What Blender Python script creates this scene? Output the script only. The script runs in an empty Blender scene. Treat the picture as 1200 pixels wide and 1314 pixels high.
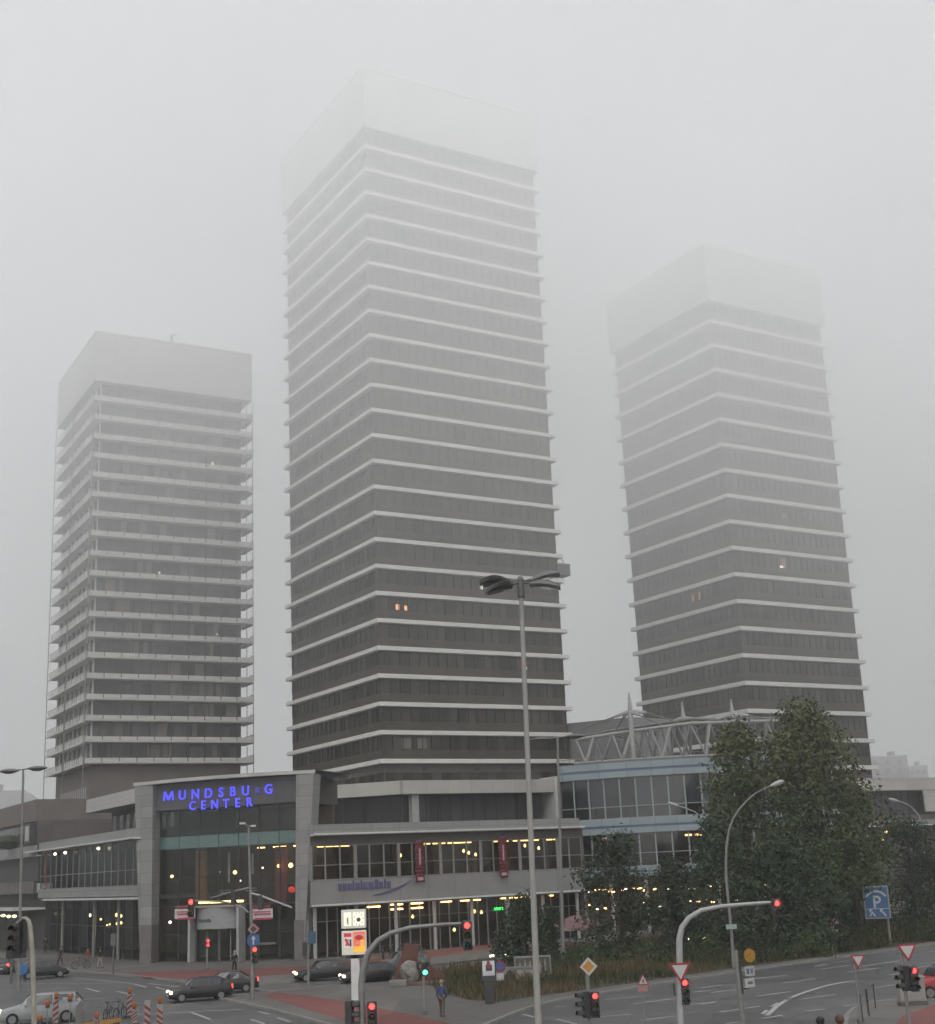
import bpy, bmesh, math, random
from mathutils import Vector, Matrix
R=math.radians
sc=bpy.context.scene
COL=sc.collection
EYE=7.5
F=1728.3; PITCH=R(14.802); ROLL=R(-2.592)
W0,H0=1200,1314

# ---------------------------------------------------------------- camera
def cam_dir(px,py):
    X=px-W0/2; Y=H0/2-py
    c,s=math.cos(ROLL),math.sin(ROLL)
    X1=X*c-Y*s; Y1=X*s+Y*c
    cp,sp=math.cos(PITCH),math.sin(PITCH)
    return Vector((X1, F*cp-Y1*sp, F*sp+Y1*cp))
def ground(px,py,z=0.0):
    d=cam_dir(px,py); t=(z-EYE)/d.z
    return Vector((d.x*t,d.y*t,z))
def at_depth(px,py,y):
    d=cam_dir(px,py); t=y/d.y
    return Vector((d.x*t,y,EYE+d.z*t))
def z_at(px,py,x,y):
    d=cam_dir(px,py); t=(x*d.x+y*d.y)/(d.x*d.x+d.y*d.y)
    return EYE+d.z*t
def px_plane(px,py,p,ang):
    """point where the view ray meets the vertical plane through p running along ang"""
    d=cam_dir(px,py); n=Vector((-math.sin(ang),math.cos(ang),0))
    t=(n.x*p[0]+n.y*p[1])/(n.x*d.x+n.y*d.y)
    return Vector((d.x*t,d.y*t,EYE+d.z*t))
cd=bpy.data.cameras.new('camera'); co=bpy.data.objects.new('camera',cd); COL.objects.link(co)
cd.sensor_fit='VERTICAL'; cd.sensor_height=24.0; cd.lens=F/H0*24.0
cd.clip_start=0.1; cd.clip_end=6000
right=Vector((math.cos(ROLL),0,0)); 
cp,sp=math.cos(PITCH),math.sin(PITCH)
r0=Vector((1,0,0)); u0=Vector((0,-sp,cp)); f0=Vector((0,cp,sp))
c,s=math.cos(ROLL),math.sin(ROLL)
# image X,Y axes in world: X2=X*c+Y*s ; Y2=-X*s+Y*c
xr=r0*c+u0*s; yu=-r0*s+u0*c
M=Matrix(((xr.x,yu.x,-f0.x,0),(xr.y,yu.y,-f0.y,0),(xr.z,yu.z,-f0.z,EYE),(0,0,0,1)))
co.matrix_world=M
sc.camera=co

# ---------------------------------------------------------------- mesh builder
class MB:
    def __init__(s): s.v=[]; s.f=[]; s.m=[]
    def add(s,vs,fs,mi=0):
        b=len(s.v); s.v+= [tuple(v) for v in vs]
        for f in fs: s.f.append(tuple(b+i for i in f)); s.m.append(mi)
        return s
    def box(s,x0,x1,y0,y1,z0,z1,mi=0,mat=None):
        vs=[Vector((x,y,z)) for z in (z0,z1) for y in (y0,y1) for x in (x0,x1)]
        if mat is not None: vs=[mat@v for v in vs]
        return s.add(vs,[(0,2,3,1),(4,5,7,6),(0,1,5,4),(2,6,7,3),(0,4,6,2),(1,3,7,5)],mi)
    def cbox(s,c,sz,mi=0,rz=0,mat=None):
        m=Matrix.Translation(Vector(c))@Matrix.Rotation(rz,4,'Z')
        if mat is not None: m=mat@m
        return s.box(-sz[0]/2,sz[0]/2,-sz[1]/2,sz[1]/2,-sz[2]/2,sz[2]/2,mi,m)
    def bar(s,a,b,w,h=None,mi=0):
        """rectangular bar from a to b"""
        a=Vector(a);b=Vector(b);h=h or w
        d=(b-a); L=d.length
        if L<1e-6: return s
        q=d.to_track_quat('X','Z').to_matrix().to_4x4()
        return s.box(0,L,-w/2,w/2,-h/2,h/2,mi,Matrix.Translation(a)@q)
    def tube(s,pts,rs,n=8,mi=0,cap=True):
        pts=[Vector(p) for p in pts]
        if not hasattr(rs,'__len__'): rs=[rs]*len(pts)
        b=len(s.v); up=None
        for i,p in enumerate(pts):
            if i==0: d=pts[1]-pts[0]
            elif i==len(pts)-1: d=pts[-1]-pts[-2]
            else: d=(pts[i+1]-pts[i]).normalized()+(pts[i]-pts[i-1]).normalized()
            d.normalize()
            if up is None:
                up=Vector((1,0,0)) if abs(d.z)>.7 else Vector((0,0,1))
            e1=(up-d*up.dot(d)); 
            if e1.length<1e-4: e1=d.orthogonal()
            e1.normalize(); up=e1; e2=d.cross(e1)
            for k in range(n):
                a=2*math.pi*k/n
                s.v.append(tuple(p+(e1*math.cos(a)+e2*math.sin(a))*rs[i]))
        for i in range(len(pts)-1):
            for k in range(n):
                k2=(k+1)%n
                s.f.append((b+i*n+k,b+i*n+k2,b+(i+1)*n+k2,b+(i+1)*n+k)); s.m.append(mi)
        if cap:
            s.f.append(tuple(b+k for k in reversed(range(n)))); s.m.append(mi)
            s.f.append(tuple(b+(len(pts)-1)*n+k for k in range(n))); s.m.append(mi)
        return s
    def lathe(s,prof,n=16,mi=0,mat=None,cap=True):
        b=len(s.v)
        for r,z in prof:
            for k in range(n):
                a=2*math.pi*k/n; v=Vector((r*math.cos(a),r*math.sin(a),z))
                s.v.append(tuple(mat@v if mat is not None else v))
        for i in range(len(prof)-1):
            for k in range(n):
                k2=(k+1)%n
                s.f.append((b+i*n+k,b+i*n+k2,b+(i+1)*n+k2,b+(i+1)*n+k)); s.m.append(mi)
        if cap:
            s.f.append(tuple(b+k for k in reversed(range(n)))); s.m.append(mi)
            s.f.append(tuple(b+(len(prof)-1)*n+k for k in range(n))); s.m.append(mi)
        return s
    def prism(s,poly,d0,d1,mi=0,mat=None):
        """polygon in local XY extruded along Z d0..d1"""
        n=len(poly)
        vs=[Vector((x,y,d0)) for x,y in poly]+[Vector((x,y,d1)) for x,y in poly]
        if mat is not None: vs=[mat@v for v in vs]
        fs=[tuple(reversed(range(n))),tuple(range(n,2*n))]+[(i,(i+1)%n,n+(i+1)%n,n+i) for i in range(n)]
        return s.add(vs,fs,mi)
    def sheet(s,poly,z,mi=0):
        return s.add([(p[0],p[1],z) for p in poly],[tuple(range(len(poly)))],mi)
    def build(s,name,mats,parent=None,smooth=False,bevel=0,loc=None,rz=None,label=None):
        me=bpy.data.meshes.new(name)
        me.from_pydata(s.v,[],s.f)
        if not isinstance(mats,(list,tuple)): mats=[mats]
        for m in mats: me.materials.append(m)
        if any(s.m): me.polygons.foreach_set('material_index',s.m)
        bm=bmesh.new(); bm.from_mesh(me); bmesh.ops.recalc_face_normals(bm,faces=bm.faces)
        bm.to_mesh(me); bm.free()
        if smooth:
            me.polygons.foreach_set('use_smooth',[True]*len(me.polygons))
            me.set_sharp_from_angle(angle=R(40))
        me.update()
        o=bpy.data.objects.new(name,me); COL.objects.link(o)
        if parent is not None: o.parent=parent
        if loc is not None: o.location=loc
        if rz is not None: o.rotation_euler.z=rz
        if label: o['label']=label
        if bevel:
            b=o.modifiers.new('bevel','BEVEL'); b.width=bevel; b.segments=2; b.limit_method='ANGLE'
        return o
def facing(c,rz):
    """matrix: local X across, local Y up, local Z towards the viewer side (-Y rotated)"""
    return Matrix.Translation(Vector(c))@Matrix.Rotation(rz,4,'Z')@Matrix.Rotation(R(90),4,'X')
def tag(o,label=None,cat=None,group=None,kind=None):
    if label: o['label']=label
    if cat: o['category']=cat
    if group: o['group']=group
    if kind: o['kind']=kind
    return o
def thing(name,label,cat,loc=(0,0,0),rz=0,group=None):
    o=bpy.data.objects.new(name,None); COL.objects.link(o); o.empty_display_size=.2
    o.location=loc; o.rotation_euler=(0,0,rz)
    return tag(o,label,cat,group)
def copy_tree(o,parent=None):
    c=o.copy(); COL.objects.link(c)
    if parent is not None: c.parent=parent
    for ch in list(o.children): copy_tree(ch,c)
    return c
# ---------------------------------------------------------------- materials
MATS={}
def mat(name,col,rough=.7,metal=0,noise=.0,scale=3.0,emit=None,estr=0,spec=.5,bump=0,col2=None,coat=0,stretch=None,alpha=None):
    if name in MATS: return MATS[name]
    m=bpy.data.materials.new(name); m.use_nodes=True; nt=m.node_tree; N=nt.nodes; Lk=nt.links
    p=N['Principled BSDF']
    p.inputs['Base Color'].default_value=(*col,1); p.inputs['Roughness'].default_value=rough
    p.inputs['Metallic'].default_value=metal; p.inputs['Specular IOR Level'].default_value=spec
    if coat: p.inputs['Coat Weight'].default_value=coat
    if noise or bump or col2:
        tc=N.new('ShaderNodeTexCoord'); mp=N.new('ShaderNodeMapping'); Lk.new(tc.outputs['Object'],mp.inputs[0])
        if stretch: mp.inputs['Scale'].default_value=stretch
        nz=N.new('ShaderNodeTexNoise'); nz.inputs['Scale'].default_value=scale; nz.inputs['Detail'].default_value=6
        nz.inputs['Roughness'].default_value=.65
        Lk.new(mp.outputs[0],nz.inputs['Vector'])
        rp=N.new('ShaderNodeValToRGB'); rp.color_ramp.elements[0].position=.3; rp.color_ramp.elements[1].position=.7
        a=col; b=col2 if col2 else tuple(min(1,x*(1+noise)) for x in col)
        if not col2: a=tuple(x*(1-noise) for x in col)
        rp.color_ramp.elements[0].color=(*a,1); rp.color_ramp.elements[1].color=(*b,1)
        Lk.new(nz.outputs['Fac'],rp.inputs[0]); Lk.new(rp.outputs[0],p.inputs['Base Color'])
        if bump:
            bp=N.new('ShaderNodeBump'); bp.inputs['Strength'].default_value=bump; bp.inputs['Distance'].default_value=.02
            Lk.new(nz.outputs['Fac'],bp.inputs['Height']); Lk.new(bp.outputs[0],p.inputs['Normal'])
    if emit:
        p.inputs['Emission Color'].default_value=(*emit,1); p.inputs['Emission Strength'].default_value=estr
    MATS[name]=m; return m
def panel_mat(name,col,sx,sz,line=.03,dark=.6,rough=.6,noise=.12,var=.12,spec=.4,horiz_only=False,metal=0):
    """panels with joints: local X/Y and Z grid in object space, per-panel tone"""
    if name in MATS: return MATS[name]
    m=bpy.data.materials.new(name); m.use_nodes=True; nt=m.node_tree; N=nt.nodes; Lk=nt.links
    p=N['Principled BSDF']; p.inputs['Roughness'].default_value=rough; p.inputs['Specular IOR Level'].default_value=spec; p.inputs['Metallic'].default_value=metal
    tc=N.new('ShaderNodeTexCoord'); sp_=N.new('ShaderNodeSeparateXYZ'); Lk.new(tc.outputs['Object'],sp_.inputs[0])
    def mth(op,a,b=None):
        n=N.new('ShaderNodeMath'); n.operation=op
        for i,x in enumerate((a,b)):
            if x is None: continue
            if isinstance(x,(int,float)): n.inputs[i].default_value=x
            else: Lk.new(x,n.inputs[i])
        return n.outputs[0]
    xy=mth('ADD',sp_.outputs[0],sp_.outputs[1])
    u=mth('DIVIDE',xy,sx); w=mth('DIVIDE',sp_.outputs[2],sz)
    cu=mth('FLOOR',u); cw=mth('FLOOR',w)
    fu=mth('FRACT',u); fw=mth('FRACT',w)
    lu=mth('LESS_THAN',fu,line/sx); lw=mth('LESS_THAN',fw,line/sz)
    ln=mth('MAXIMUM',lu,lw)
    cx=N.new('ShaderNodeCombineXYZ'); Lk.new(cu,cx.inputs[0]); Lk.new(cw,cx.inputs[1])
    wn=N.new('ShaderNodeTexWhiteNoise'); wn.noise_dimensions='2D'; Lk.new(cx.outputs[0],wn.inputs['Vector'])
    nz=N.new('ShaderNodeTexNoise'); nz.inputs['Scale'].default_value=.6; nz.inputs['Detail'].default_value=7; Lk.new(tc.outputs['Object'],nz.inputs['Vector'])
    v1=mth('MULTIPLY_ADD',wn.outputs['Value'],2*var); 
    N_=v1.node; N_.inputs[2].default_value=1-var
    v2=mth('MULTIPLY_ADD',nz.outputs['Fac'],2*noise); v2.node.inputs[2].default_value=1-noise
    v=mth('MULTIPLY',v1,v2)
    dk=mth('MULTIPLY_ADD',ln,-dark); dk.node.inputs[2].default_value=1.0
    v=mth('MULTIPLY',v,dk)
    cm=N.new('ShaderNodeMix'); cm.data_type='RGBA'; cm.blend_type='MULTIPLY'; cm.inputs[0].default_value=1
    cm.inputs[6].default_value=(*col,1)
    cc=N.new('ShaderNodeCombineColor'); 
    for i in range(3): Lk.new(v,cc.inputs[i])
    Lk.new(cc.outputs[0],cm.inputs[7]); Lk.new(cm.outputs[2],p.inputs['Base Color'])
    MATS[name]=m; return m
def glass_mat(name,tint,refl=.12,fk=.32):
    """thin see-through pane: tinted transparent mixed with a glossy reflection"""
    if name in MATS: return MATS[name]
    m=bpy.data.materials.new(name); m.use_nodes=True; nt=m.node_tree; N=nt.nodes; Lk=nt.links
    N.remove(N['Principled BSDF']); out=N['Material Output']
    tr=N.new('ShaderNodeBsdfTransparent'); tr.inputs[0].default_value=(*tint,1)
    gl=N.new('ShaderNodeBsdfGlossy'); gl.inputs['Roughness'].default_value=.06; gl.inputs['Color'].default_value=(.9,.95,.95,1)
    fr=N.new('ShaderNodeFresnel'); fr.inputs['IOR'].default_value=1.5
    ad=N.new('ShaderNodeMath'); ad.operation='MULTIPLY_ADD'; ad.inputs[1].default_value=fk; ad.inputs[2].default_value=refl; Lk.new(fr.outputs[0],ad.inputs[0])
    mx=N.new('ShaderNodeMixShader'); Lk.new(ad.outputs[0],mx.inputs[0]); Lk.new(tr.outputs[0],mx.inputs[1]); Lk.new(gl.outputs[0],mx.inputs[2])
    Lk.new(mx.outputs[0],out.inputs['Surface']); MATS[name]=m; return m

# ---------------------------------------------------------------- world and light
SUN_EL,SUN_ROT=R(42),R(183)
w=bpy.data.worlds.new('World'); sc.world=w; w.use_nodes=True
nt=w.node_tree; bg=nt.nodes['Background']
sky=nt.nodes.new('ShaderNodeTexSky'); sky.sky_type='NISHITA'; sky.sun_disc=False
sky.sun_elevation=SUN_EL; sky.sun_rotation=SUN_ROT; sky.dust_density=4; sky.air_density=1
hs=nt.nodes.new('ShaderNodeHueSaturation'); hs.inputs['Saturation'].default_value=.16
nt.links.new(sky.outputs[0],hs.inputs['Color']); nt.links.new(hs.outputs[0],bg.inputs[0])
bg.inputs[1].default_value=.15
sl=bpy.data.lights.new('sun','SUN'); sl.energy=0.8; sl.angle=R(30); sl.color=(1,.975,.94)
so=bpy.data.objects.new('sun',sl); COL.objects.link(so)
# sun direction: Nishita rotation 0 puts the sun at +Y and turns towards +X
az=SUN_ROT; sd=Vector((math.sin(az)*math.cos(SUN_EL),math.cos(az)*math.cos(SUN_EL),math.sin(SUN_EL)))
so.rotation_euler=(-sd).to_track_quat('-Z','Y').to_euler()
sc.view_settings.view_transform='Standard'; sc.view_settings.look='None'; sc.view_settings.gamma=1
sc.view_settings.exposure=0.86
FOGMODE='grad';STEP=.055;VB=5
# ================================================================ palette
random.seed(11)
CONC=mat('concrete_band',(.62,.61,.58),.75,noise=.14,scale=1.2,stretch=(.35,.35,3))
BALC=panel_mat('balcony_panel',(.54,.54,.52),2.3,9,line=.09,dark=.55,rough=.7,noise=.15,var=.06)
CROWN=panel_mat('crown_cladding',(.22,.22,.215),1.45,9.0,line=.06,dark=.4,noise=.12,var=.06)
TGLASS=panel_mat('tower_glass',(.048,.044,.036),1.32,3.4,line=.07,dark=.5,rough=.25,noise=.3,var=.62,spec=.3)
SPAN=panel_mat('tower_spandrel',(.060,.054,.042),1.32,3.4,line=.05,dark=.35,rough=.5,noise=.2,var=.12,spec=.3)
MULL=mat('dark_mullion',(.035,.035,.035),.5)
AGLASS=panel_mat('apartment_glass',(.060,.060,.060),1.15,2.83,line=.09,dark=.55,rough=.25,noise=.3,var=.6,spec=.4)
BROWN=panel_mat('brown_cladding',(.150,.130,.122),2.4,1.3,line=.03,dark=.25,noise=.16,var=.08,rough=.8)
BROWND=panel_mat('dark_brown_cladding',(.10,.088,.082),3.0,3.0,line=.04,dark=.3,noise=.16,var=.1,rough=.8)
GREYP=panel_mat('grey_metal_panel',(.23,.23,.225),3.0,2.3,line=.05,dark=.35,rough=.45,noise=.14,var=.06)
STONE=panel_mat('grey_stone_panel',(.235,.235,.225),1.9,1.05,line=.035,dark=.45,rough=.6,noise=.16,var=.10)
FASC=mat('pale_fascia',(.42,.41,.39),.6,noise=.16,scale=.9,stretch=(.3,.3,2))
WHITE=mat('white_trim',(.55,.55,.53),.5,noise=.1,scale=1.5)
DARKM=mat('dark_metal',(.035,.035,.037),.45,noise=.2,scale=4)
GREYM=mat('galvanised_steel',(.20,.20,.19),.5,metal=.25,noise=.16,scale=3)
GREYD=mat('weathered_steel',(.105,.105,.10),.55,noise=.2,scale=3)
STEELP=mat('pale_steel',(.33,.33,.325),.5,noise=.12,scale=2)
ROOFD=mat('roof_felt',(.09,.09,.088),.9,noise=.25,scale=.6)
INT=mat('interior_dark',(.17,.13,.095),.9,noise=.3,scale=.5)
INTF=mat('interior_floor',(.16,.14,.12),.6,noise=.2,scale=.5)
GLASS=glass_mat('shop_glass',(.55,.60,.57),.04)
GLASSD=glass_mat('dim_glass',(.50,.56,.53),.02,.10)
GLASSG=glass_mat('green_glass',(.62,.72,.69),.035,.2)
BLUEB=panel_mat('blue_grey_band',(.255,.30,.32),1.96,6,line=.06,dark=.3,rough=.4,noise=.1,var=.05)
BLUEL=mat('deep_blue_line',(.10,.14,.22),.4,noise=.1)
WARM=mat('warm_lamp',(.9,.7,.4),.4,emit=(1,.54,.18),estr=3.8)
COOLW=mat('white_lamp',(.9,.9,.85),.4,emit=(1,.84,.58),estr=2.2)
YEL=mat('yellow_lamp',(.9,.8,.4),.4,emit=(1,.72,.26),estr=1.5)
REDL=mat('red_lamp_lit',(.6,.05,.04),.3,emit=(1,.045,.04),estr=2.6)
GRNL=mat('green_lamp_lit',(.05,.5,.3),.3,emit=(.06,1,.5),estr=4)
REDOFF=mat('red_lens_dark',(.06,.012,.012),.15); GRNOFF=mat('green_lens_dark',(.012,.045,.04),.15); YELOFF=mat('amber_lens_dark',(.07,.045,.01),.15)
LAMPOFF=None
BANNER=mat('dark_red_cloth',(.13,.018,.028),.85,noise=.2,scale=3)

# ================================================================ towers
def frange(a,b,n): return [a+(b-a)*i/n for i in range(n+1)]
def square_tower(name,label,cat,loc,yaw,w,z0,fh,n,ztop,inset,lits=(),base_to=0):
    t=thing(name,label,cat,loc,yaw)
    bh=.52*fh/3.4
    zt=z0+n*fh; zc=zt+fh*.86
    MB().box(inset,w-inset,inset,w-inset,0,z0-bh/2).build('base_wall',BROWND,t)
    for i in range(n+1):
        z=z0+i*fh
        MB().box(0,w,0,w,z-bh/2,z+bh/2).build('floor_band',CONC,t,bevel=.04)
        m=MB(); za=z+bh/2; zb=(z0+(i+1)*fh-bh/2) if i<n else zc
        zs=za+(zb-za)*.40
        m.box(inset,w-inset,inset,w-inset,zs,zb,0)
        m.box(inset-.06,w-inset+.06,inset-.06,w-inset+.06,za,zs,1)
        nb=round((w-2*inset)/1.32)
        for k in range(nb+1):
            x=inset+(w-2*inset)*k/nb
            m.box(x-.05,x+.05,inset-.11,inset-.002,zs+.002,zb-.003,2)
            m.box(inset-.11,inset-.002,x-.05,x+.05,zs+.002,zb-.003,2)
        m.build('window_band',[TGLASS,SPAN,MULL],t)
    m=MB(); m.box(-.02,w+.02,-.02,w+.02,zc,ztop); m.build('crown',panel_mat('pale_crown_cladding',(.46,.46,.45),1.45,9.0,line=.06,dark=.4,noise=.12,var=.06),t,bevel=.05)
    MB().box(-.12,w+.12,-.12,w+.12,ztop,ztop+.25).build('roof_edge',CONC,t)
    m=MB(); m.box(w*.35,w*.6,w*.4,w*.7,ztop+.25,ztop+1.6); m.build('plant_room',CROWN,t)
    for (face,fi,u,wd,hh,mm) in lits:
        z=z0+fi*fh+bh/2+(fh-bh)*.45; 
        b=MB()
        if face=='r': b.box(u,u+wd,inset-.04,inset-.012,z,z+hh)
        else: b.box(inset-.04,inset-.012,u,u+wd,z,z+hh)
        b.build('lit_window',mm,t)
    return t
LW1=mat('lit_window_warm',(.6,.4,.2),.5,emit=(1,.42,.2),estr=.45)
LW2=mat('lit_window_dim',(.3,.22,.15),.5,emit=(1,.55,.28),estr=.10)
LW3=mat('lit_lamp_window',(.8,.8,.7),.5,emit=(1,.85,.68),estr=.6)
RD=mat('reddish_blind',(.15,.07,.06),.8)
PALEB=mat('pale_blind',(.17,.155,.145),.8)
Cx,Cy=-11.627,162.179
Yc=R(31.14)
ct=square_tower('office_tower','tallest middle tower with pale bands between dark windows, top lost in fog','tower',(Cx,Cy,0),Yc,28.3,20.27,3.4,24,
   z_at(468,86.7,Cx,Cy),.72,[('r',5,3.0,.55,.7,LW1),('r',5,4.2,.4,.6,LW1),('r',6,15.4,.35,.4,LW3),('r',3,21.4,.5,.35,LW3),('r',3,20.6,1.8,1.2,RD),('r',0,3.2,1.3,1.25,PALEB),('r',0,5.4,1.3,1.25,PALEB),('r',6,17.2,1.6,1.3,RD)])
m=MB(); m.box(.9,27.4,.66,.715,17.9,18.95); m.box(.66,.715,.9,27.4,17.9,18.95)
m.build('base_window_strip',TGLASS,ct)
m=MB()
for x in (6,13.5,17.5,21.5): m.box(x,x+.55,.66,.716,19.15,19.6)
m.build('vent',MULL,ct)
# window cleaning cradle hanging at the right corner
S2=1.25
Rx,Ry=32.912*S2,164.638*S2; Yr=R(31.8)
rt=square_tower('office_tower','right hand office tower with pale bands, rising foggy behind the tall green trees','tower',(Rx,Ry,0),Yr,21.47*S2,17*S2+EYE-2*3.4*S2,3.4*S2,17,
   z_at(908,313.5,Rx,Ry),.78,[('l',6,10.8,.6,1.2,LW2),('l',6,9.2,.5,1.3,LW2),('r',7,10.6,1.0,.35,LW3),('r',7,11.1,.8,1.6,LW2),('r',9,12.4,.8,.7,LW2)])
Lx,Ly=-52.142,180.021; Yl=R(29.7)
def apartment_tower():
    w=23.5; fh=2.83; z0=16.23+EYE; n=18; ins=1.35
    zt=z_at(124.5,426,Lx,Ly)
    t=thing('apartment_tower','left hand apartment tower ringed with pale balconies and corner poles in fog','tower',(Lx,Ly,0),Yl)
    MB().box(ins,w-ins,ins,w-ins,0,z0-.75).build('base_wall',BROWN,t)
    m=MB()
    for k in range(14):
        m.box(ins-.05,ins+.02,4+k*1.1,4.5+k*1.1,z0-5,z0-3.4)
    m.build('stair_window',mat('pale_louvre',(.3,.3,.29),.6),t)
    for i in range(n+1):
        z=z0+i*fh
        zb=z+fh-.42 if i<n else z0+n*fh+fh*.8
        core=MB().box(ins,w-ins,ins,w-ins,z-.36,zb)
        for k in range(9):
            y=ins+(w-2*ins)*k/8
            core.box(ins-.25,ins-.003,y-.08,y+.08,z-.3,zb,1)
            core.box(y-.05,y+.05,ins-.12,ins-.003,z-.3,zb,2)
        core.build('window_band',[AGLASS,WHITE,MULL],t)
        # balcony slab with parapet on the broad face, railing on the left face
        b=MB().box(.05,w-.05,.05,w-.05,z-.62,z-.40)
        b.build('balcony_slab',CONC,t)
        p=MB()
        ns=10
        for k in range(ns):
            a=w*k/ns+.07; e=w*(k+1)/ns-.07
            p.box(a,e,0,.10,z-.50,z+.12)
        p.build('balcony_parapet',mat('parapet_grey',(.52,.51,.49),.75,noise=.16,scale=1.2,stretch=(.35,.35,3)),t)
        r=MB()
        nb=22
        for k in range(nb):
            a=.3+(w-.4)*k/nb
            r.box(-.02,.05,a,a+.50,z-.66,z+.32)
        r.box(-.05,-.02,.1,w,z+.33,z+.39,1); r.box(-.04,0.0,.1,w,z-.74,z-.67,1)
        r.build('balcony_railing',[WHITE,GREYM],t)
        # end balconies on the far right side
        q=MB()
        q.box(w-.05,w+.55,1.0,5.0,z-.62,z-.45)
        for k in range(8): q.box(w+.50,w+.55,1.0+k*.55,1.05+k*.55,z-.45,z+.55)
        for k in range(3): q.box(w+.02+k*.22,w+.06+k*.22,1.0,1.05,z-.45,z+.55)
        q.box(w+.02,w+.56,.98,1.04,z+.55,z+.60); q.box(w+.50,w+.56,1.04,5,z+.55,z+.60)
        q.build('end_balcony',GREYM,t)
    p=MB()
    zz=z0+n*fh+fh*.8
    for x,y in ((-.12,.12),(-.12,w*.5),(-.12,w-.1),(w+.3,.55),(w-.7,.4)):
        MB().tube([(x,y,12),(x,y,zz)],.06,6).build('corner_pole',GREYM,t)
    MB().box(-.02,w+.02,-.02,w+.02,zz,zt).build('crown',panel_mat('pale_crown_cladding',(.46,.46,.45),1.45,9.0,line=.06,dark=.4,noise=.12,var=.06),t,bevel=.05)
    MB().box(-.12,w+.12,-.12,w+.12,zt,zt+.22).build('roof_edge',CONC,t)
    MB().tube([(11.5,1.5,zt+.2),(11.5,1.5,zt+2.0)],.16,6).tube([(11.5,1.5,zt+2),(12.2,1.5,zt+2.1)],.1,6).build('antenna',GREYD,t)
    for (fi,u,wd,hh,mm) in ((15,17.7,.3,.4,LW3),(9,10,.25,.3,LW3),(6,18.5,.3,.3,LW3)):
        z=z0+fi*fh+.5; MB().box(u,u+wd,ins-.05,ins-.02,z,z+hh).build('lit_window',mm,t)
    rc=random.Random(9)
    for (fi,u,wd) in [(rc.randrange(0,17),rc.uniform(2,20),rc.uniform(.5,1.6)) for _ in range(48)]+[(9,7.0,.8),(9,8.2,.8),(4,11.5,1.8),(3,12,1.6),(3,16,1.0),(3,17.4,.7),(2,20,1.6),(6,7.2,.6),(5,8,.6),(14,6,1.5),(14,9,1.0)]:
        z=z0+fi*fh+.35; MB().box(u,u+wd,ins-.05,ins-.02,z,z+1.7).build('net_curtain',PALEB,t)
    return t
apartment_tower()
# cradle on the middle tower
_cr=thing('maintenance_cradle','small grey cradle clinging to the right edge of the tallest tower','cradle',(Cx,Cy,20.27+7*3.4+.9),Yc)
MB().box(27.5,29.6,.4,2.4,0,1.5).build('basket',GREYD,_cr,bevel=.05)
MB().box(27.45,29.65,.35,2.45,1.5,1.6).tube([(28,1,1.6),(28,1,2.6)],.05,6).tube([(29.2,1,1.6),(28.6,1,2.6)],.05,6).build('hanger',GREYM,_cr)

# ================================================================ shopping centre
A31=R(31.1)
def strip(parent,x0,x1,y,z,m=WARM,h=.10,d=.26,name='ceiling_lamp'):
    return MB().box(x0,x1,y,y+d,z,z+h).build(name,m,parent)
def bay(parent,x0,x1,z0,z1,y,fm,gm,trans=(),fw=.07,mulls=(),depth=.12):
    """one window: frame with its pane as sub-part"""
    m=MB(); d=depth
    m.box(x0,x1,y,y+d,z0,z0+fw); m.box(x0,x1,y,y+d,z1-fw,z1)
    m.box(x0,x0+fw,y,y+d,z0+fw,z1-fw); m.box(x1-fw,x1,y,y+d,z0+fw,z1-fw)
    for t in trans: m.box(x0+fw,x1-fw,y+.002,y+d-.002,t-fw/2,t+fw/2)
    for u in mulls: m.box(u-fw/2,u+fw/2,y+.004,y+d-.004,z0+fw,z1-fw)
    o=m.build('window',fm,parent)
    MB().add([(x0+fw*.5,y+d/2,z0+fw*.5),(x1-fw*.5,y+d/2,z0+fw*.5),(x1-fw*.5,y+d/2,z1-fw*.5),(x0+fw*.5,y+d/2,z1-fw*.5)],[(0,1,2,3)]).build('pane',gm,o)
    return o
Sx,Sy=-15.98,128.43
FRAME=mat('window_frame_grey',(.20,.20,.19),.5,noise=.12)
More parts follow.
